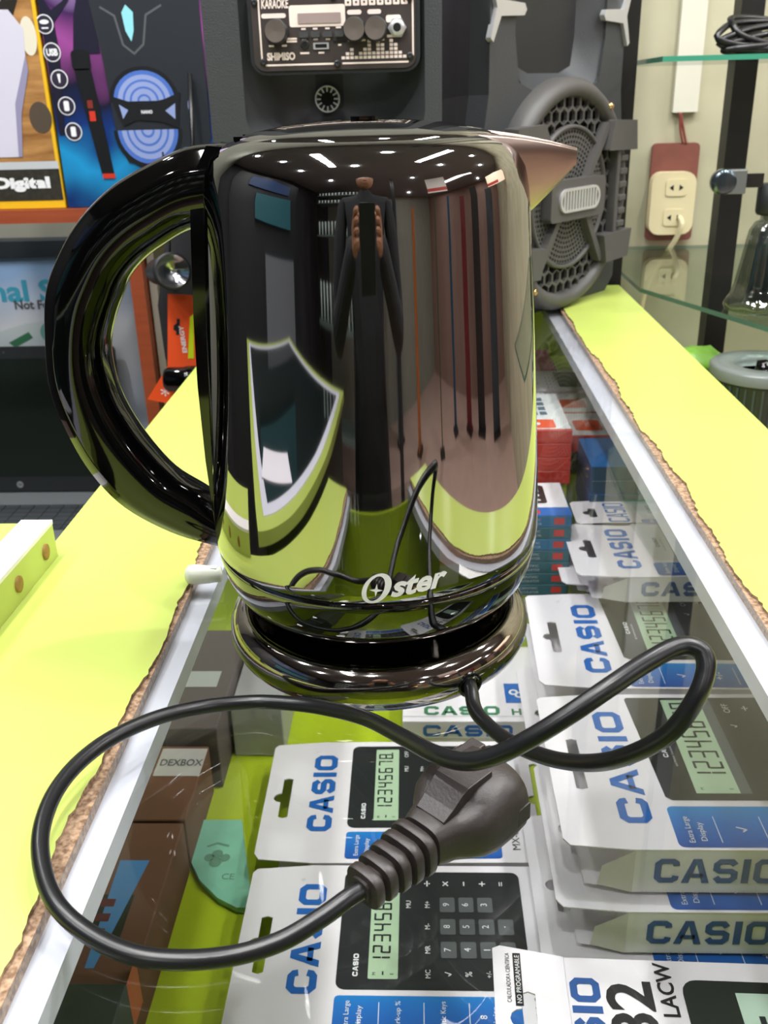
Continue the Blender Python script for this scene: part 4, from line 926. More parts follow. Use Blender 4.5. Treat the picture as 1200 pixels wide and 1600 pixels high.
# ------------------------------------------------------------------ left rear: shelf unit, boxes, laptop
SYF = 1.30
ZS1 = 0.127
shelfz = hit(60, 328, 1, SYF).z; shelfb = hit(60, 349, 1, SYF).z
un = thing('shelf_unit', 'shelf unit with reddish wooden edges behind the laptop', 'shelf', (-0.62, 1.55, FZ))
px0 = hit(207, 470, 1, SYF).x; px1 = hit(228, 470, 1, SYF).x
MB().box((-0.55, SYF - 1.55, shelfb - FZ), (0.35, SYF - 1.55 + 0.19, shelfz - FZ), WOODR).build('shelf_board', un)
MB().box((px0 + 0.62, SYF - 1.55, 0.0), (px1 + 0.62, SYF - 1.55 + 0.19, shelfb - FZ), WOODR).build('upright', un)
MB().box((-0.90, SYF - 1.55 - 0.10, 0.54), (px0 + 0.62, 0.24, 0.56), mat('grey_desk', '#6a6c6c', 0.6)).build('lower_shelf', un)
# wall cheek right of the upright
struct('wall_cheek', MB().box((px1 + 0.002, SYF + 0.02, FZ), (px1 + 0.012, 1.79, shelfb - 0.002), mat('cheek_grey', '#8f897b', 0.7)))

bx = thing('scale_box', 'yellow edged box with wooden photo print and Digital lettering on the shelf', 'box', (0, SYF + 0.01, shelfz))
L0, L1 = hit(-120, 300, 1, SYF).x, hit(98, 322, 1, SYF).x
s = (hit(100, 300, 1, SYF) - hit(0, 300, 1, SYF)).length / 100
MB().box((L0, 0, 0.0004), (L1, 0.16, 0.34), mat('yellow_box', '#e2b21e', 0.4)).build('carton', bx, bevel=0.001)
a_ = MB(); a_.T = Matrix(((1, 0, 0, 0), (0, 0, -1, -0.0005), (0, 1, 0, 0), (0, 0, 0, 1)))
XX = lambda px: L1 + (px - 100) * s
HH = lambda py: (327 - py) * s
a_.poly(rect(L0, HH(314), L1 - 0.001, HH(268)), 0, mat('honeycomb_print', '#35332c', 0.4, noise=0.4, nscale=160))
a_.poly(rect(L0, HH(268), L1 - 0.001, HH(257)), 0, LGREY); a_.poly(rect(L0, HH(257), L1 - 0.004, 0.34), 0, WOODP)
put_text(a_, 'Digital', XX(38), HH(290), 22 * s, 0.0004, WHITEPR, w=88 * s, bold=0.06)
a_.poly([(L0, HH(40)), (XX(60), HH(70)), (XX(85), HH(20)), (L1 - 0.004, 0.34), (L0, 0.34)], 0.0002, mat('box_black_print', '#211d18', 0.4)); put_text(a_, 'Design by USA', XX(45), HH(35), 8 * s, 0.0006, LGREY, w=62 * s, bold=0.03)
a_.poly([(XX(28), HH(-2)), (XX(58), HH(-2)), (XX(56), HH(14)), (XX(43), HH(24)), (XX(30), HH(14))], 0.0006, WHITEPR)
for i in range(4): a_.poly(rect(XX(30), HH(3 + i * 5), XX(56 - i * 1.5), HH(0.5 + i * 5)), 0.0008, REDP)
a_.poly([(L0, HH(250)), (XX(40), HH(250)), (XX(48), HH(175)), (XX(75), HH(110)), (XX(78), HH(75)), (XX(60), HH(50)), (L0, HH(45))], 0.0008, mat('pale_lilac_print', '#c9c6d6', 0.4))
a_.poly([(XX(40), HH(250)), (XX(48), HH(175)), (XX(75), HH(110)), (XX(76), HH(130)), (XX(55), HH(190)), (XX(46), HH(250))], 0.001, mat('shade_lilac_print', '#8d89a6', 0.4))
a_.poly(circ(XX(84), HH(85), 12 * s, 24, 26 * s), 0.0004, mat('plate_print', '#d8d2be', 0.4)); a_.poly(circ(XX(83), HH(195), 17 * s, 20, 22 * s), 0.0004, mat('bag_print', '#4b3f33', 0.5))
a_.build('printed_face', bx)

kb_ = thing('speaker_carton', 'blue and purple printed carton picturing a party speaker and microphone on the shelf', 'box', (0, SYF + 0.012, shelfz))
K0, K1 = L1 + 0.003, hit(345, 250, 1, SYF).x
MB().box((K0, 0, 0.0004), (K1, 0.16, 0.36), GLOWP).build('carton', kb_, bevel=0.001)
a_ = MB(); a_.T = Matrix(((1, 0, 0, 0), (0, 0, -1, -0.0006), (0, 1, 0, 0), (0, 0, 0, 1)))
XX = lambda px: K0 + (px - 100) * s
sil = mat('stage_silhouette', '#141228', 0.4)
a_.poly([(XX(101), HH(-20)), (XX(103), HH(-10)), (XX(105), HH(30)), (XX(118), HH(52)), (XX(138), HH(40)), (XX(133), HH(5)), (XX(140), HH(-20)), (XX(146), HH(40)), (XX(120), HH(68)), (XX(122), HH(110)), (XX(112), HH(220)), (XX(104), HH(220)), (XX(101), HH(60))], 0.0002, sil)
a_.poly(circ(XX(162), HH(18), 13 * s, 20, 15 * s), 0.0002, sil); a_.poly([(XX(150), HH(60)), (XX(158), HH(36)), (XX(180), HH(40)), (XX(182), HH(110)), (XX(142), HH(110))], 0.0002, sil)
for i, y_ in enumerate((70, 107, 143, 180, 216)):
    x_ = 106 + i * 5; a_.poly(circ(XX(x_), HH(y_), 13 * s), 0.0004, WHITEPR); a_.poly(circ(XX(x_), HH(y_), 11.5 * s), 0.0006, mat('icon_plum', '#2b2638', 0.4))
    if i == 1: put_text(a_, 'USB', XX(x_), HH(y_), 10 * s, 0.0008, WHITEPR, w=17 * s, bold=0.05)
    elif i == 0: a_.poly(circ(XX(x_), HH(y_ - 3), 7 * s, 16, 3 * s), 0.0008, WHITEPR); a_.poly(rect(XX(x_ - 5), HH(y_ + 6), XX(x_ + 5), HH(y_ + 4)), 0.0008, WHITEPR)
    elif i == 2: a_.poly([(XX(x_ - 2.5), HH(y_ - 7)), (XX(x_ + 2.5), HH(y_ - 7)), (XX(x_ + 1), HH(y_ + 5)), (XX(x_ - 1), HH(y_ + 5))], 0.0008, WHITEPR)
    else: a_.poly(rrect(XX(x_ - 4), HH(y_ + 7), XX(x_ + 4), HH(y_ - 7), 2 * s), 0.0008, WHITEPR)
# microphone
a_.poly(rrect(XX(138), HH(132), XX(166), HH(105), 6 * s), 0.0006, BLACKP); a_.poly([(XX(140), HH(130)), (XX(165), HH(130)), (XX(180), HH(278)), (XX(161), HH(278))], 0.0006, BLACKP); a_.poly(rect(XX(162), HH(284), XX(181), HH(277)), 0.0008, REDP); a_.poly(rect(XX(154), HH(202), XX(163), HH(188)), 0.0008, REDP)
a_.poly(rect(XX(153), HH(184), XX(161), HH(173)), 0.0008, mat('dark_red_print', '#7c2a24', 0.4))
# pictured speaker
sp = mat('pictured_speaker', '#23272e', 0.4); sp2 = mat('pictured_speaker_dark', '#12151a', 0.4); cone = mat('pictured_cone', '#8f9fd0', 0.4); cone2 = mat('pictured_cone_blue', '#4a6fc0', 0.4)
a_.poly([(XX(178), 0.36), (XX(175), HH(40)), (XX(185), HH(120)), (XX(192), HH(235)), (XX(205), HH(262)), (XX(240), HH(268)), (XX(318), HH(262)), (XX(335), HH(230)), (XX(335), 0.36)], 0.0006, sp)
a_.poly(rrect(XX(182), HH(38), XX(282), HH(2), 4 * s), 0.0008, sp2)
for i in range(4): a_.poly(circ(XX(214 + i * 8), HH(22), 2.2 * s, 10), 0.001, LGREY)
for px_, py_ in ((194, 18), (240, 17), (252, 17), (266, 18)): a_.poly(circ(XX(px_), HH(py_), 4 * s, 12), 0.001, GREYP)
a_.poly(rect(XX(214), HH(15), XX(234), HH(7)), 0.001, mat('magenta_print', '#8a2050', 0.4)); a_.poly(rect(XX(250), HH(9), XX(268), HH(4)), 0.001, REDP); a_.poly(rect(XX(214), HH(34), XX(238), HH(28)), 0.001, mat('dark_red_print', '#7c2a24'))
stroke(a_, [(XX(190), HH(50)), (XX(210), HH(62)), (XX(218), HH(100)), (XX(233), HH(112)), (XX(248), HH(100)), (XX(256), HH(62)), (XX(280), HH(50))], 3 * s, 0.0009, GREYP)
a_.poly([(XX(228), HH(48)), (XX(238), HH(58)), (XX(236), HH(82)), (XX(231), HH(96)), (XX(224), HH(82)), (XX(221), HH(58))], 0.0012, mat('aqua_gem_print', '#8fd6e0', 0.3))
for cy_, up in ((160, 1), (228, -1)):
    for r_, c_ in ((50, sp2), (44, cone2), (38, cone), (31, cone2), (28, cone), (21, cone2), (18, cone), (10, cone2), (7, cone)):
        P = [(XX(240 + r_ * 1.05 * math.cos(t_)), HH(cy_ + (16 if up > 0 else -12) - up * r_ * (0.95 if up > 0 else 1.1) * math.sin(t_) * 1.0)) for t_ in [PI * k / 16 for k in range(17)]]
        a_.poly(P if up > 0 else P[::-1], 0.0010 + (60 - r_) * 0.00001, c_)
a_.poly([(XX(190), HH(168)), (XX(215), HH(176)), (XX(240), HH(180)), (XX(270), HH(174)), (XX(295), HH(165)), (XX(290), HH(195)), (XX(288), HH(215)), (XX(262), HH(205)), (XX(225), HH(202)), (XX(205), HH(210)), (XX(196), HH(190))], 0.0018, sp2)
put_text(a_, 'NANO', XX(242), HH(191), 5 * s, 0.002, WHITEPR, w=17 * s, bold=0.05)
for q_ in ([(201, 180), (214, 188), (205, 200)], [(286, 180), (270, 190), (284, 202)]):
    P = [(XX(a), HH(b)) for a, b in q_]; a_.poly(P, 0.002, cone)
for yy in (180, 200): a_.poly(circ(XX(308), HH(yy + 4), 3.5 * s, 12, 9 * s), 0.001, cone)
a_.build('printed_face', kb_)

# laptop
DZ = -0.44
hg = hit(33, 768, 2, DZ + 0.02)
lp = thing('laptop', 'open black laptop with dark screen on the lower shelf at the left', 'laptop', (hg.x, hg.y, DZ))
lr = hit(190, 700, 1, hg.y).x - hg.x; lh = hit(33, 543, 1, hg.y + 0.02).z - DZ - 0.02
MB().prism(rrect(-lr, -0.235, lr, 0.0, 0.008), 0.0006, 0.018, LAPG).build('keyboard_base', lp, bevel=0.002)
MB().box((-lr + 0.004, -0.055, 0.018), (lr - 0.004, -0.010, 0.0186), LAPG).build('hinge_strip', lp)
m_ = MB(); m_.T = Matrix.Rotation(math.radians(-8), 4, 'X') @ Matrix(((1, 0, 0, 0), (0, 0, -1, 0), (0, 1, 0, 0), (0, 0, 0, 1))); m_.T = Matrix.Translation((0, 0.0, 0.02)) @ m_.T
m_.prism(rrect(-lr, 0, lr, lh, 0.010), -0.007, 0.0, LAPT); lid_ = m_.build('screen_lid', lp, bevel=0.001)
m2 = MB(); m2.T = m_.T; m2.poly(rect(-lr + 0.012, 0.030, lr - 0.012, lh - 0.022), 0.0006, SCREEN); m2.build('display', lid_)
m2 = MB(); m2.T = m_.T; m2.poly(circ(0, 0.014, 0.0065), 0.0006, SILVER); put_text(m2, 'hp', 0, 0.014, 0.007, 0.0009, LAPT, shear=0.3); m2.poly(circ(0.0, lh - 0.010, 0.002), 0.0006, GREYP); m2.build('emblem', lid_)
km = None
for r in range(6):
    for c in range(14):
        x0 = -lr + 0.014 + c * (2 * lr - 0.028) / 14; y0 = -0.082 - r * 0.0185
        if km is None: km = MB().box((0, 0, 0.018), ((2 * lr - 0.028) / 14 - 0.0022, 0.0160, 0.0205), mat('key_grey', '#4a4f52', 0.4)).build('key', lp, loc=(x0, y0, 0))
        else: o = km.copy(); COL.objects.link(o); o.location = (x0, y0, 0)
# blue sky printed box behind the laptop
b0 = hit(-100, 400, 1, 1.72); 
bb = thing('blue_sky_box', 'large pale blue printed box standing behind the laptop screen', 'box', (0, 1.735, DZ + 0.0005))
zt_ = hit(60, 402, 1, 1.735).z - DZ
bx1 = hit(224, 520, 1, 1.735).x
MB().box((b0.x - 0.1, 0, 0), (bx1, 0.03, zt_), SKYBLUE).build('carton', bb, bevel=0.001)
a_ = MB(); a_.T = Matrix(((1, 0, 0, 0), (0, 0, -1, -0.0005), (0, 1, 0, 0), (0, 0, 0, 1)))
bxz = lambda px, py: ((lambda v: (v.x, v.z - DZ))(hit(px, py, 1, 1.735)))
o_ = bxz(30, 455); put_text(a_, 'Personal S', bxz(86, 455)[0], o_[1], 0.040, 0, mat('cyan_print', '#3f9db8', 0.4), w=0.27, align='r', bold=0.03)
o_ = bxz(23, 477); put_text(a_, 'Not For', o_[0], o_[1], 0.017, 0, GREYP, w=0.074, align='l', bold=0.03)
P = [bxz(*v) for v in [(-20, 560), (-20, 525), (40, 506), (80, 500), (130, 500), (130, 560)]]; a_.poly(P[::-1], 0.0, mat('pale_disc_print', '#c9d4d8', 0.4))
P = [bxz(*v) for v in [(14, 536), (45, 519), (52, 528), (25, 543)]]; a_.poly(P[::-1], 0.0004, GREENP)
a_.poly(circ(*bxz(80, 520), 0.02), 0.0004, mat('sea_green_print', '#6aa8a0', 0.4)); a_.build('printed_face', bb)
db = thing('dark_carton', 'dark flat carton on top of the blue printed box under the shelf', 'carton', (0, 1.735, DZ + 0.001 + zt_))
MB().box((b0.x - 0.1, -0.01, 0), (bx1 - 0.09, 0.03, 0.030), mat('dark_navy_carton', '#1c2329', 0.5)).build('carton', db, bevel=0.001)

# orange blister card and headlamp, flashlight
OY = 1.16
q = hit(262, 459, 1, OY); q2 = hit(262, 572, 1, OY); q3 = hit(312, 462, 1, OY); q4 = hit(230, 624, 1, OY); q5 = hit(312, 640, 1, OY); q6 = hit(310, 570, 1, OY)
oc = thing('torch_blister_card', 'orange blister card with slotted hole, black torch on it, beyond the counter', 'blister pack', (q.x, OY, q4.z))
Of = lambda v: (v.x - q.x, v.z - q4.z)
m_ = MB(); m_.T = Matrix(((1, 0, 0, 0), (0, 0, -1, 0), (0, 1, 0, 0), (0, 0, 0, 1)))
hl = [Of(hit(*v, 1, OY)) for v in [(275, 524), (281, 524), (281, 498), (276, 498), (276, 505), (271, 509), (271, 516), (275, 518)]]
m_.prism([Of(q), Of(q2), Of(q4), Of(q5), Of(q3)], -0.001, 0.0, ORANGEP, holes=[hl]); 
m_.poly([Of(hit(*v, 1, OY)) for v in [(294, 560), (303, 560), (303, 490), (297, 495)]], 0.0006, mat('acid_yellow_print', '#c6dd1e', 0.4))
put_text(m_, 'ENERGY', *Of(hit(286, 530, 1, OY)), 0.006, 0.0004, WHITEPR, ang=PI / 2 + 0.05, w=0.034, bold=0.03)
put_text(m_, '*', *Of(hit(258, 612, 1, OY)), 0.012, 0.0004, WHITEPR); m_.build('card', oc)
m_ = MB(); c_ = Of(hit(287, 588, 1, OY)); m_.T = Matrix.Translation((c_[0], -0.014, c_[1])) @ Matrix.Rotation(PI / 2, 4, 'Y')
m_.lathe([(-0.020, 0.0), (-0.020, 0.013), (-0.015, 0.0155), (0.004, 0.0155), (0.008, 0.0165), (0.020, 0.0165), (0.021, 0.0)], GLOSSB, 28, cap=False); m_.build('torch', oc)
fl = thing('hanging_flashlight', 'black flashlight with silver lens hanging beyond the kettle handle', 'flashlight', tuple(hit(268, 424, 1, 1.13)))
m_ = MB(); m_.T = Matrix.Rotation(math.radians(25), 4, 'Z') @ Matrix.Rotation(PI / 2 - 0.15, 4, 'X'); m_.lathe([(-0.09, 0.0), (-0.09, 0.016), (-0.03, 0.016), (-0.01, 0.021), (0.008, 0.022), (0.008, 0.019)], SPK2, 28, cap=False); m_.build('barrel', fl)
m2 = MB(); m2.T = m_.T; m2.lathe([(0.0075, 0.0195), (0.002, 0.014), (-0.006, 0.005), (-0.006, 0.0)], mat('lens_silver', '#c8ccd0', 0.15, metal=1.0), 28, cap=False); m2.build('reflector', fl)
m2 = MB(); m2.tube([(0.0, 0.0, 0.018), (0.006, 0.0, 0.06), (0.0, 0.02, 0.13)], 0.0012, RUBBER, 6); m2.build('lanyard', fl)
dk = thing('hanging_black_bag', 'black cloth bag hanging behind the orange card', 'bag', tuple(hit(300, 500, 1, 1.262)))
m_ = MB(); m_.loft([[(x * k_ - 0.01 + ox, y_ * k_, z_) for x, y_ in circ(0, 0, 0.034, 16, 0.022)] for z_, k_, ox in [(-0.09, 0.75, 0.01), (-0.05, 0.95, 0), (0.02, 1.0, 0), (0.09, 0.8, 0.01), (0.16, 0.5, 0.02)]], CLOTH); m_.build('bag_body', dk)
m_ = MB(); m_.tube([(0.012, 0, 0.15), (0.02, 0.02, 0.22), (0.02, 0.04, 0.3)], 0.003, RUBBER, 8); m_.build('strap', dk)

# hatch board at the left edge
hb2 = thing('counter_flap', 'lime and white board end with round screw caps at the left edge', 'board', (-0.30, 0.47, 0.0014))
p1_, p2_, p3_ = hit(82, 812, 2, 0.026), hit(0, 812, 2, 0.026), hit(0, 905, 2, 0.026)
e1 = (p1_.x + 0.30, p1_.y - 0.47); e2 = (p3_.x + 0.30, p3_.y - 0.47)
dv = Vector((e2[0] - e1[0], e2[1] - e1[1])).normalized(); nv = Vector((dv.y, -dv.x)); nv = nv if nv.x < 0 else -nv
c1 = Vector(e1); c2 = c1 + dv * 0.14; c3 = c2 + nv * 0.10; c4 = c1 + nv * 0.10
MB().prism([tuple(c1), tuple(c4), tuple(c3), tuple(c2)][::1], 0.0, 0.022, LIME).build('board', hb2, bevel=0.0015)
d1 = c1 + nv * 0.0; d4 = c1 + nv * 0.020; d3 = c2 + nv * 0.020
MB().prism([tuple(d1), tuple(d4), tuple(d3), tuple(c2)], 0.022, 0.0245, mat('white_laminate', '#e4dfdc', 0.5)).build('white_trim', hb2, bevel=0.0005)
for t_ in (0.018, 0.060, 0.10):
    cc_ = c1 + dv * t_; m_ = MB(); ang_ = math.atan2(nv.y, nv.x) + PI
    m_.T = Matrix.Translation((cc_.x, cc_.y, 0.011)) @ Matrix.Rotation(ang_, 4, 'Z') @ Matrix.Rotation(PI / 2, 4, 'Y'); m_.lathe([(-0.001, 0.005), (0.0008, 0.005), (0.0012, 0.0035), (0.0012, 0.0)], mat('screw_cap_brown', '#9a7430', 0.6, noise=0.3, nscale=200), 18, cap=False); m_.build('screw_cap', hb2)

# ------------------------------------------------------------------ right: glass cabinet
gz = 0.0
cab = thing('glass_cabinet', 'glass display cabinet with dark posts right of the counter', 'display cabinet', (0.45, 1.3, FZ))
pa, pb = hit(978, 0, 1, 1.43), hit(1003, 0, 1, 1.43)
MB().box((pa.x - 0.45, 0.13, 0.0), (pb.x - 0.45, 0.165, CEIL - FZ - 0.002), METALD).build('post', cab)
m_ = MB(); qa, qb = hit(1160, 0, 1, 1.48), hit(1197, 0, 1, 1.48); 
MB().box((qa.x - 0.45, 0.18, 0.0), (qb.x - 0.45, 0.215, CEIL - FZ - 0.002), METALD).build('post', cab)
def gshelf(poly, z, edge, name='glass_shelf'):
    P = [(x - 0.45, y - 1.3) for x, y in poly]; a = sum(P[i][0] * P[(i + 1) % len(P)][1] - P[(i + 1) % len(P)][0] * P[i][1] for i in range(len(P)))
    if a < 0: P = P[::-1]
    MB().prism(P, z - FZ - 0.006, z - FZ, GLASS2, side=edge).build(name, cab)
g1 = hit(1000, 450, 2, 0.0); g2 = hit(1200, 511, 2, 0.0); dd = (g2 - g1)
gshelf([(g1.x, g1.y), (g1.x + dd.x * 2.2, g1.y + dd.y * 2.2), (g1.x + 0.55, g1.y + dd.y * 2.2), (g1.x + 0.55, 1.78), (g1.x, 1.78)], 0.0, GEDGE2)
u1 = hit(1036, 90, 2, 0.30); u2 = hit(1200, 76, 2, 0.30)
print('upper shelf', u1, u2)
u1 = hit(1036, 88, 1, 1.30); u2 = hit(1200, 75, 1, 1.30)
gshelf([(u1.x, 1.30), (0.86, 1.30), (0.86, 1.60), (u1.x + 0.01, 1.60)], u1.z, GEDGE)
# glass side pane and its round clamp
pz = MB().box((-0.10, -0.35 + 0.0, 0.25), (-0.096, 0.12, 1.7), GLASS2)
k0 = hit(1130, 284, 1, 1.22)
cl = thing('glass_clamp', 'round chrome glass clamp on the dark cabinet post', 'glass clamp', tuple(k0))
m_ = MB(); m_.T = Matrix.Rotation(PI / 2, 4, 'X'); m_.lathe([(-0.006, 0.0), (-0.006, 0.0150), (0.006, 0.0150), (0.009, 0.0120), (0.009, 0.0)], mat('clamp_chrome', '#5f6b72', 0.15, metal=0.9), 28, cap=False); m_.box((0.004, -0.0140, -0.006), (0.026, 0.0140, 0.007), mat('clamp_plate', '#8d9290', 0.25, metal=0.7)); m_.build('disc', cl, bevel=0.0015)
MB().box((0.002, 0.0065, -0.008), (0.05, 0.010, 0.008), METALD).build('arm', cl)
# wall socket
wy = 1.80
w0 = hit(1012, 225, 1, wy - 0.012); w1 = hit(1084, 375, 1, wy - 0.012); wc = hit(1048, 300, 1, wy)
ws = thing('wall_socket', 'ivory double wall socket on a maroon block behind the glass', 'wall socket', (wc.x, wy, wc.z))
wa = (hit(1084, 300, 1, wy).x - hit(1012, 300, 1, wy).x) / 2; wh = (w0.z - w1.z) / 2
m_ = fr(MB()); m_.prism(rrect(-wa, -wh, wa, wh, 0.008), 0.0005, 0.012, BROWNB); m_.build('mounting_block', ws, bevel=0.001)
m_ = fr(MB()); m_.prism(rrect(-wa * 0.94 - 0.004, -wh * 0.84, wa * 0.94 - 0.004, wh * 0.44, 0.018), 0.012, 0.036, IVORY); m_.build('socket_body', ws, bevel=0.004)
for zc_ in (wh * 0.13, -wh * 0.48):
    m_ = fr(MB()); m_.prism(rrect(-0.018, zc_ - 0.014, 0.018, zc_ + 0.014, 0.006), 0.036, 0.038, IVORY); m_.poly([(-0.012, zc_), (-0.005, zc_ - 0.005), (-0.005, zc_ + 0.005)], 0.0385, VOID); m_.poly([(0.012, zc_), (0.005, zc_ + 0.005), (0.005, zc_ - 0.005)], 0.0385, VOID); m_.build('outlet', ws)
m_ = MB(); m_.tube(catmull([(0.010, -0.036, -wh * 0.48), (0.012, -0.05, -wh * 0.6), (0.006, -0.045, -wh * 0.9), (-0.008, -0.03, -wh * 1.3), (-0.03, -0.02, -wh * 1.9), (-0.04, -0.02, -wh * 2.6), (-0.045, -0.02, -wh * 4)], 6), 0.0045, IVORY, 10); tag(m_.build('white_cable', loc=tuple(ws.location)), 'cream cable plugged into the lower wall outlet, hanging down', 'cable')
m_ = MB(); m_.tube(catmull([(0.010, -0.012, wh), (0.004, -0.012, wh * 1.25), (0.0, -0.012, wh * 1.6)], 6), 0.0022, mat('brown_wire', '#7a3a30', 0.5), 8); m_.tube(catmull([(0.016, -0.012, wh * 0.98), (0.008, -0.012, wh * 1.3), (0.001, -0.012, wh * 1.6)], 6), 0.0022, mat('brown_wire', '#7a3a30'), 8); m_.build('wires', ws)
m_ = MB().box((-0.012, -0.012, wh * 1.6), (0.030, -0.0005, 0.95), mat('cream_trunking', '#cfcdbd', 0.5)); m_.build('conduit', ws)
m_ = MB().box((0.09, -0.03, wh * 1.2), (0.098, -0.001, 0.95), mat('trunk_light', '#e6dcc0', 0.5)); 
# blender jar
j0 = hit(1178, 490, 2, 0.001)
jr = 0.044; jc = (hit(1122, 470, 2, 0.001).x + jr - 0.006, 1.235)
jar = thing('blender_jar', 'upturned clear glass blender jar standing on the lower glass shelf', 'jar', (jc[0], jc[1], 0.0006))
prof = [(0.0, jr), (0.006, jr + 0.002), (0.012, jr), (0.018, jr - 0.005), (0.035, jr - 0.009), (0.06, jr - 0.013), (0.08, jr - 0.016), (0.098, jr - 0.019), (0.106, jr - 0.024), (0.110, 0.014), (0.128, 0.012)]
rr = MB(); n = 64
def jl(off):
    vs = []; fs = []
    for j, (z_, r_) in enumerate(prof):
        for i in range(n):
            a = 2 * PI * i / n; w_ = 1 + (0.045 if 1 < j < 9 else 0.0) * math.cos(8 * a); r2 = (r_ - off) * w_; vs.append((r2 * math.cos(a), r2 * math.sin(a), z_))
    for j in range(len(prof) - 1):
        for i in range(n): fs.append((j * n + i, j * n + (i + 1) % n, (j + 1) * n + (i + 1) % n, (j + 1) * n + i))
    return vs, fs
for off in (0, 0.0035): v_, f_ = jl(off); rr.add(v_, f_, JARG, True)
rr.build('glass_wall', jar)
MB().lathe([(0.116, 0.0), (0.116, 0.019), (0.120, 0.021), (0.150, 0.021), (0.152, 0.018), (0.152, 0.0)], SPK2, 32, cap=False).build('collar', jar)
MB().lathe([(0.012, 0.0), (0.012, 0.020), (0.10, 0.012), (0.104, 0.0)], mat('dark_jar_core', '#4d575c', 0.3), 24, cap=False).build('inner_cup', jar)
# black cables on upper shelf
cb_ = thing('cable_bundle', 'bundle of black cables lying on the upper glass shelf', 'cable bundle', (0.50, 1.40, u1.z + 0.0005))
for k_ in range(9):
    r_ = 0.06 + 0.006 * (k_ % 4); pts = [(r_ * 1.25 * math.cos(a) * (1 + 0.1 * math.sin(3 * a + k_)) - 0.004 * k_, r_ * 0.55 * math.sin(a + 0.3 * k_), 0.005 + 0.005 * k_ * (0.5 + 0.5 * math.cos(a - 1 + 0.4 * k_))) for a in [2 * PI * i / 28 for i in range(28)]]
    MB().tube(pts, 0.0042, RUBBER, 8, closed=True).build('cable_loop', cb_)
m_ = MB(); m_.tube(catmull([(-0.075, -0.02, 0.005), (-0.04, -0.03, 0.012), (-0.01, -0.02, 0.035), (0.0, -0.02, 0.045), (0.01, -0.02, 0.03), (0.04, 0.0, 0.02)], 6), 0.005, RUBBER, 8); m_.build('cable_end', cb_)
# black lidded pot below glass shelf
pc = hit(1113, 590, 1, 1.15); r_ = 0.062
pot = thing('disc_spindle', 'dark ribbed round tub with grey ring lid under the lower glass shelf', 'tub', (pc.x + r_, 1.15, -0.25))
pf = -0.052
MB().lathe([(0.0, r_ * 0.9), (0.004, r_ * 0.95), (0.19, r_)], mat('ribbed_dark', '#232a2b', 0.25, spec=0.7), 60, smooth=False, cap=True).build('tub_wall', pot)
m_ = MB()
for i in range(40): a = 2 * PI * i / 40; m_.T = Matrix.Rotation(a, 4, 'Z'); m_.box((r_ * 0.95, -0.0012, 0.012), (r_ + 0.0015, 0.0012, 0.185), mat('ribbed_dark2', '#3b4443', 0.25))
m_.build('ribs', pot)
MB().lathe([(0.188, r_ + 0.002), (0.200, r_ + 0.003), (0.203, r_), (0.203, r_ * 0.62), (0.196, r_ * 0.58), (0.190, r_ * 0.56), (0.190, 0.0)], mat('grey_lid', '#6c7270', 0.3), 60, cap=False).build('lid', pot)
MB().lathe([(0.190, 0.012), (0.205, 0.010), (0.207, 0.0)], GLOSSB, 24, cap=False).build('lid_knob', pot)
gb = thing('green_bag', 'crumpled light green plastic bag behind the dark tub', 'bag', (pc.x + 0.026, 1.30, -0.11))
import random as _r
rg = _r.Random(3); m_ = MB(); rings = []
for j in range(9):
    v_ = j / 8; rad = 0.026 * math.sin(PI * (0.08 + 0.86 * v_)) ** 0.8
    rings.append([(rad * 1.25 * math.cos(2 * PI * i / 20) * (1 + 0.22 * rg.random()), rad * math.sin(2 * PI * i / 20) * (1 + 0.22 * rg.random()), 0.0005 + 0.045 * v_ + 0.006 * rg.random() * (0 < j < 8)) for i in range(20)])
m_.loft(rings, mat('green_plastic', '#7fae44', 0.35)); m_.build('bag_body', gb)
bkb = thing('black_carton', 'plain dark carton standing behind the dark tub at the right', 'carton', (pc.x + 0.06, 1.33, FZ))
MB().box((-0.05, -0.06, 0.001), (0.10, 0.06, 0.889), mat('charcoal_carton', '#4c4a44', 0.7, noise=0.2, nscale=10)).build('carton', bkb, bevel=0.002)
st_ = thing('stool_stand', 'plain wooden stand carrying the dark ribbed tub', 'stand', (pc.x + r_, 1.15, FZ))
MB().box((-0.07, -0.07, 0), (0.07, 0.07, -0.25 - FZ - 0.0005), CARTON).build('stand_box', st_, bevel=0.003)

# ------------------------------------------------------------------ the shop behind the photographer (seen mirrored in the kettle)
# second display counter to the left
sc2 = thing('side_display_case', 'second lime and glass display case left of the photographer', 'display case', (-0.80, -0.06, FZ))
MB().box((-0.47, -0.50, 0), (0.47, 0.38, 0.985), mat('case_dark', '#2a302c', 0.5)).build('case_body', sc2)
MB().box((-0.50, -0.52, 0.985), (0.50, 0.42, 0.9995), LIME).build('top_board', sc2); MB().box((-0.46, -0.48, 0.9996), (0.465, 0.385, 1.0005), WHITEP).build('white_rim', sc2)
MB().box((-0.42, -0.44, 1.0006), (0.435, 0.355, 1.0015), mat('dark_glass_top', '#18201f', 0.03, spec=0.6)).build('glass_panel', sc2)
tag(MB().box((-0.06, -0.09, 0), (0.06, 0.09, 0.001), CARD).build('paper_sheet', loc=(-0.46, 0.20, 0.002), rot=(0, 0, 0.4)), 'white paper sheet lying on the second display case', 'paper')
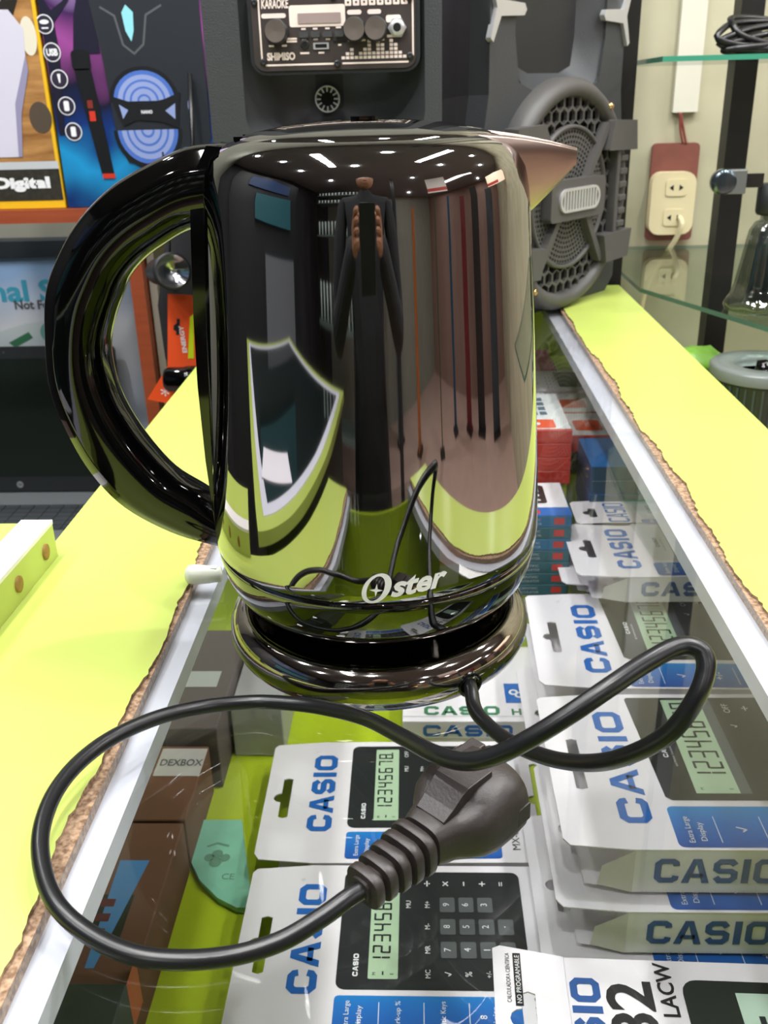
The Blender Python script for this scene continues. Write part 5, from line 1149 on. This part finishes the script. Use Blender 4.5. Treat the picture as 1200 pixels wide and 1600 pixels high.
# glassware rack
rk = thing('glassware_rack', 'dark shelving rack of glassware behind the photographer', 'shelf', (-0.9, -2.6, FZ))
for z_ in (0.5, 0.9, 1.3, 1.7, 2.1): MB().box((-0.8, -0.2, z_), (0.8, 0.2, z_ + 0.02), mat('rack_shelf', '#5d6a66', 0.4)).build('shelf_board', rk)
for x_ in (-0.8, 0.8): MB().box((x_ - 0.02, -0.2, 0), (x_ + 0.02, 0.2, 2.4), METALD).build('upright', rk)
gl0 = None
gm = mat('pale_glass', '#aebcb8', 0.08, spec=0.8)
for z_ in (0.92, 1.32, 1.72, 2.12):
    for i in range(12):
        loc = (-0.9 - 0.72 + i * 0.13, -2.5, FZ + z_ + 0.0005)
        if gl0 is None: gl0 = MB().lathe([(0, 0.025), (0.01, 0.03), (0.16, 0.04), (0.16, 0.036), (0.012, 0.026)], gm, 16, cap=False).build('drinking_glass', loc=loc); tag(gl0, 'clear drinking glass in rows on the dark rack', 'glass', 'glasses on the rack')
        else: o = gl0.copy(); COL.objects.link(o); o.location = loc
# side shop fixtures, right
fixt = [(0.80, -1.75, 0.05, '#1a1c1e', 2.6, 'dark upright post'), (3.4, -2.6, 0.13, '#3b5a2b', 2.1, 'olive green roll-up panel'), (4.3, -2.2, 0.13, '#1f5470', 2.1, 'teal blue roll-up panel'), (2.6, -3.6, 0.16, '#c8763a', 1.8, 'orange roll-up panel'), (4.6, -1.3, 0.20, '#7a2b30', 1.9, 'maroon roll-up panel'), (4.6, -0.4, 0.25, '#2a2624', 2.3, 'dark brown tall panel'), (4.4, 0.7, 0.25, '#3c4450', 1.9, 'slate tall panel'), (1.8, -4.4, 0.2, '#54606a', 2.2, 'blue grey tall panel')]
for i, (x_, y_, hw_, c_, h_, nm) in enumerate(fixt):
    t = thing('roll_up_panel', nm + ' standing on the shop floor at the right', 'display panel', (x_, y_, FZ), rz=math.atan2(-x_ - 0.0, 0.445 - y_) + 0.0)
    MB().box((-hw_, -0.012, 0.03), (hw_, 0.012, h_), mat('panel_%d' % i, c_, 0.5, noise=0.3, nscale=6)).build('panel', t); MB().box((-hw_, -0.12, 0), (hw_, 0.12, 0.03), METALD).build('foot', t)
# white sign with red band hanging
t = thing('hanging_sign', 'white hanging sign with a red band over the aisle', 'sign', (1.95, -1.1, 0.85), rz=math.radians(52)); MB().box((-0.32, -0.01, 0), (0.32, 0.01, 0.62), mat('sign_white', '#f4f0ea', 0.5)).build('board', t); MB().box((-0.32, 0.0101, 0.05), (0.32, 0.0115, 0.19), REDP).build('band', t)
m_ = MB(); m_.tube([(-0.25, 0, 0.62), (-0.25, 0, 0.898)], 0.004, METALD, 6); m_.tube([(0.25, 0, 0.62), (0.25, 0, 0.898)], 0.004, METALD, 6); m_.build('wire', t)
t = thing('lit_sign', 'long cream lit sign above the right side shops', 'sign', (3.0, 1.2, 0.75), rz=math.radians(105)); MB().box((-0.55, -0.03, 0), (0.55, 0.03, 0.42), mat('lit_cream', '#f6e2c8', 0.5, emit='#f6e0c4', es=1.2)).build('light_box', t); MB().box((-0.55, 0.031, 0.02), (0.1, 0.033, 0.12), REDP).build('band', t)
m_ = MB(); m_.tube([(-0.45, 0, 0.42), (-0.45, 0, 0.998)], 0.006, METALD, 6); m_.tube([(0.45, 0, 0.42), (0.45, 0, 0.998)], 0.006, METALD, 6); m_.build('wire', t)
# dark shelving at left
t = thing('dark_shelving', 'tall dark shelving with blue boxes along the left wall', 'shelf', (-2.1, -0.3, FZ)); MB().box((-0.25, -1.2, 0), (0.15, 1.2, 2.3), mat('dark_shelf', '#1e2124', 0.5)).build('carcass', t)
for k_ in range(4): MB().box((0.151, -1.1 + 0.1 * k_, 0.3 + 0.5 * k_), (0.20, -0.3 + 0.3 * k_, 0.65 + 0.5 * k_), [mat('navy_box', '#1f3b66', 0.5), mat('grey_box', '#6d7278', 0.5), mat('teal_boxx', '#27606a', 0.5), mat('navy_box', '#1f3b66')][k_]).build('box_front', t)

# the photographer
def person():
    t = thing('person', 'person in dark clothes holding up a phone, mirrored in the kettle', 'person', (0.0, -0.34, FZ))
    V = {'pel': (0, 0, 0.93), 'sp': (0, 0.0, 1.10), 'ch': (0, 0.01, 1.30), 'nk': (0, 0.02, 1.44), 'hb': (0, 0.045, 1.52),
         'hl': (-0.09, 0, 0.88), 'kl': (-0.11, 0.02, 0.49), 'al': (-0.12, -0.02, 0.09), 'tl': (-0.13, 0.12, 0.035), 'hr': (0.09, 0, 0.88), 'kr': (0.11, 0.02, 0.49), 'ar': (0.12, -0.02, 0.09), 'tr': (0.13, 0.12, 0.035),
         'sl': (-0.17, 0.01, 1.37), 'el': (-0.26, 0.06, 1.10), 'wl': (-0.075, 0.25, 1.22), 'sr': (0.17, 0.01, 1.37), 'er': (0.26, 0.06, 1.10), 'wr': (0.075, 0.25, 1.22)}
    R0 = {'pel': .13, 'sp': .12, 'ch': .14, 'nk': .055, 'hb': .05, 'hl': .085, 'kl': .058, 'al': .042, 'tl': .03, 'hr': .085, 'kr': .058, 'ar': .042, 'tr': .03, 'sl': .06, 'el': .045, 'wl': .028, 'sr': .06, 'er': .045, 'wr': .028}
    E = [('pel', 'sp'), ('sp', 'ch'), ('ch', 'nk'), ('nk', 'hb'), ('pel', 'hl'), ('hl', 'kl'), ('kl', 'al'), ('al', 'tl'), ('pel', 'hr'), ('hr', 'kr'), ('kr', 'ar'), ('ar', 'tr'), ('ch', 'sl'), ('sl', 'el'), ('el', 'wl'), ('ch', 'sr'), ('sr', 'er'), ('er', 'wr')]
    ks_ = list(V); me = bpy.data.meshes.new('body'); me.from_pydata([V[k] for k in ks_], [(ks_.index(a), ks_.index(b)) for a, b in E], [])
    o = bpy.data.objects.new('body', me); COL.objects.link(o); o.parent = t; me.materials.append(CLOTH)
    sk = o.modifiers.new('skin', 'SKIN'); 
    for i, k in enumerate(ks_): me.skin_vertices[0].data[i].radius = (R0[k], R0[k]); me.skin_vertices[0].data[i].use_root = (k == 'pel')
    o.modifiers.new('sub', 'SUBSURF').render_levels = 2
    h = MB(); h.T = Matrix.Translation((0, 0.06, 1.62))
    prof = [(-0.115, 0.0), (-0.11, 0.03), (-0.085, 0.055), (-0.04, 0.070), (0.01, 0.077), (0.06, 0.073), (0.095, 0.05), (0.11, 0.0)]
    h.lathe(prof, SKIN, 28, cap=False); h.loft([[(x, 0.065 + y, z_) for x, y in circ(0, 0, r_, 8)] for z_, r_ in [(0.03, 0.006), (0.0, 0.012), (-0.025, 0.018), (-0.033, 0.008)]], SKIN)
    for s_ in (-1, 1): h.loft([[(s_ * 0.078, 0.0 + x, y) for x, y in circ(0, 0, r_, 10, r_ * 1.6)] for r_ in (0.015, 0.019)], SKIN); 
    for s_ in (-1, 1): h.add([(s_ * 0.028 + x, 0.0715, 0.012 + y) for x, y in circ(0, 0, 0.012, 10, 0.006)], [tuple(range(10))], VOID)
    h.add([(x, 0.070, -0.055 + y) for x, y in circ(0, 0, 0.022, 12, 0.006)], [tuple(range(12))], mat('lips', '#7c3c36', 0.5))
    h.build('head', t)
    hr_ = MB(); hr_.T = Matrix.Translation((0, 0.045, 1.635)); hr_.lathe([(-0.03, 0.075), (0.02, 0.084), (0.07, 0.078), (0.105, 0.05), (0.118, 0.0)], VOID, 24, cap=False); hr_.build('hair', t)
    for s_ in (-1, 1):
        hm = bpy.data.meshes.new('hand'); vv = [(s_ * 0.075, 0.25, 1.22), (s_ * 0.070, 0.285, 1.245)]; ee = [(0, 1)]; rad = [0.024, 0.026]
        for f_ in range(4):
            b_ = len(vv); z_ = 1.275 - f_ * 0.019; ln = [0.9, 1.0, 0.92, 0.75][f_]
            vv += [(s_ * 0.062, 0.302, z_), (s_ * 0.056, 0.302 + 0.022 * ln, z_ + 0.002), (s_ * 0.040, 0.302 + 0.028 * ln, z_ + 0.003)]; ee += [(1, b_), (b_, b_ + 1), (b_ + 1, b_ + 2)]; rad += [0.010, 0.009, 0.007]
        b_ = len(vv); vv += [(s_ * 0.060, 0.285, 1.262), (s_ * 0.040, 0.298, 1.275)]; ee += [(1, b_), (b_, b_ + 1)]; rad += [0.011, 0.009]
        hm.from_pydata(vv, [], []) if False else hm.from_pydata(vv, ee, []); ho = bpy.data.objects.new('hand', hm); COL.objects.link(ho); ho.parent = t; hm.materials.append(SKIN)
        ho.modifiers.new('skin', 'SKIN')
        for i, r_ in enumerate(rad): hm.skin_vertices[0].data[i].radius = (r_, r_); hm.skin_vertices[0].data[i].use_root = (i == 0)
        ho.modifiers.new('sub', 'SUBSURF').render_levels = 1
person()
m_ = MB(); m_.T = Matrix.Rotation(math.radians(-24), 4, 'X') @ Matrix(((1, 0, 0, 0), (0, 0, 1, 0), (0, 1, 0, 0), (0, 0, 0, 1)))
m_.T = Matrix.Rotation(math.radians(-24), 4, 'X'); m_.box((-0.038, -0.009, -0.10), (0.038, -0.001, 0.03), BLACKP)
tag(m_.build('mobile_phone', loc=(0, -0.012, CAMZ - 0.004), bevel=0.003), 'dark mobile phone held up by the photographer', 'phone')
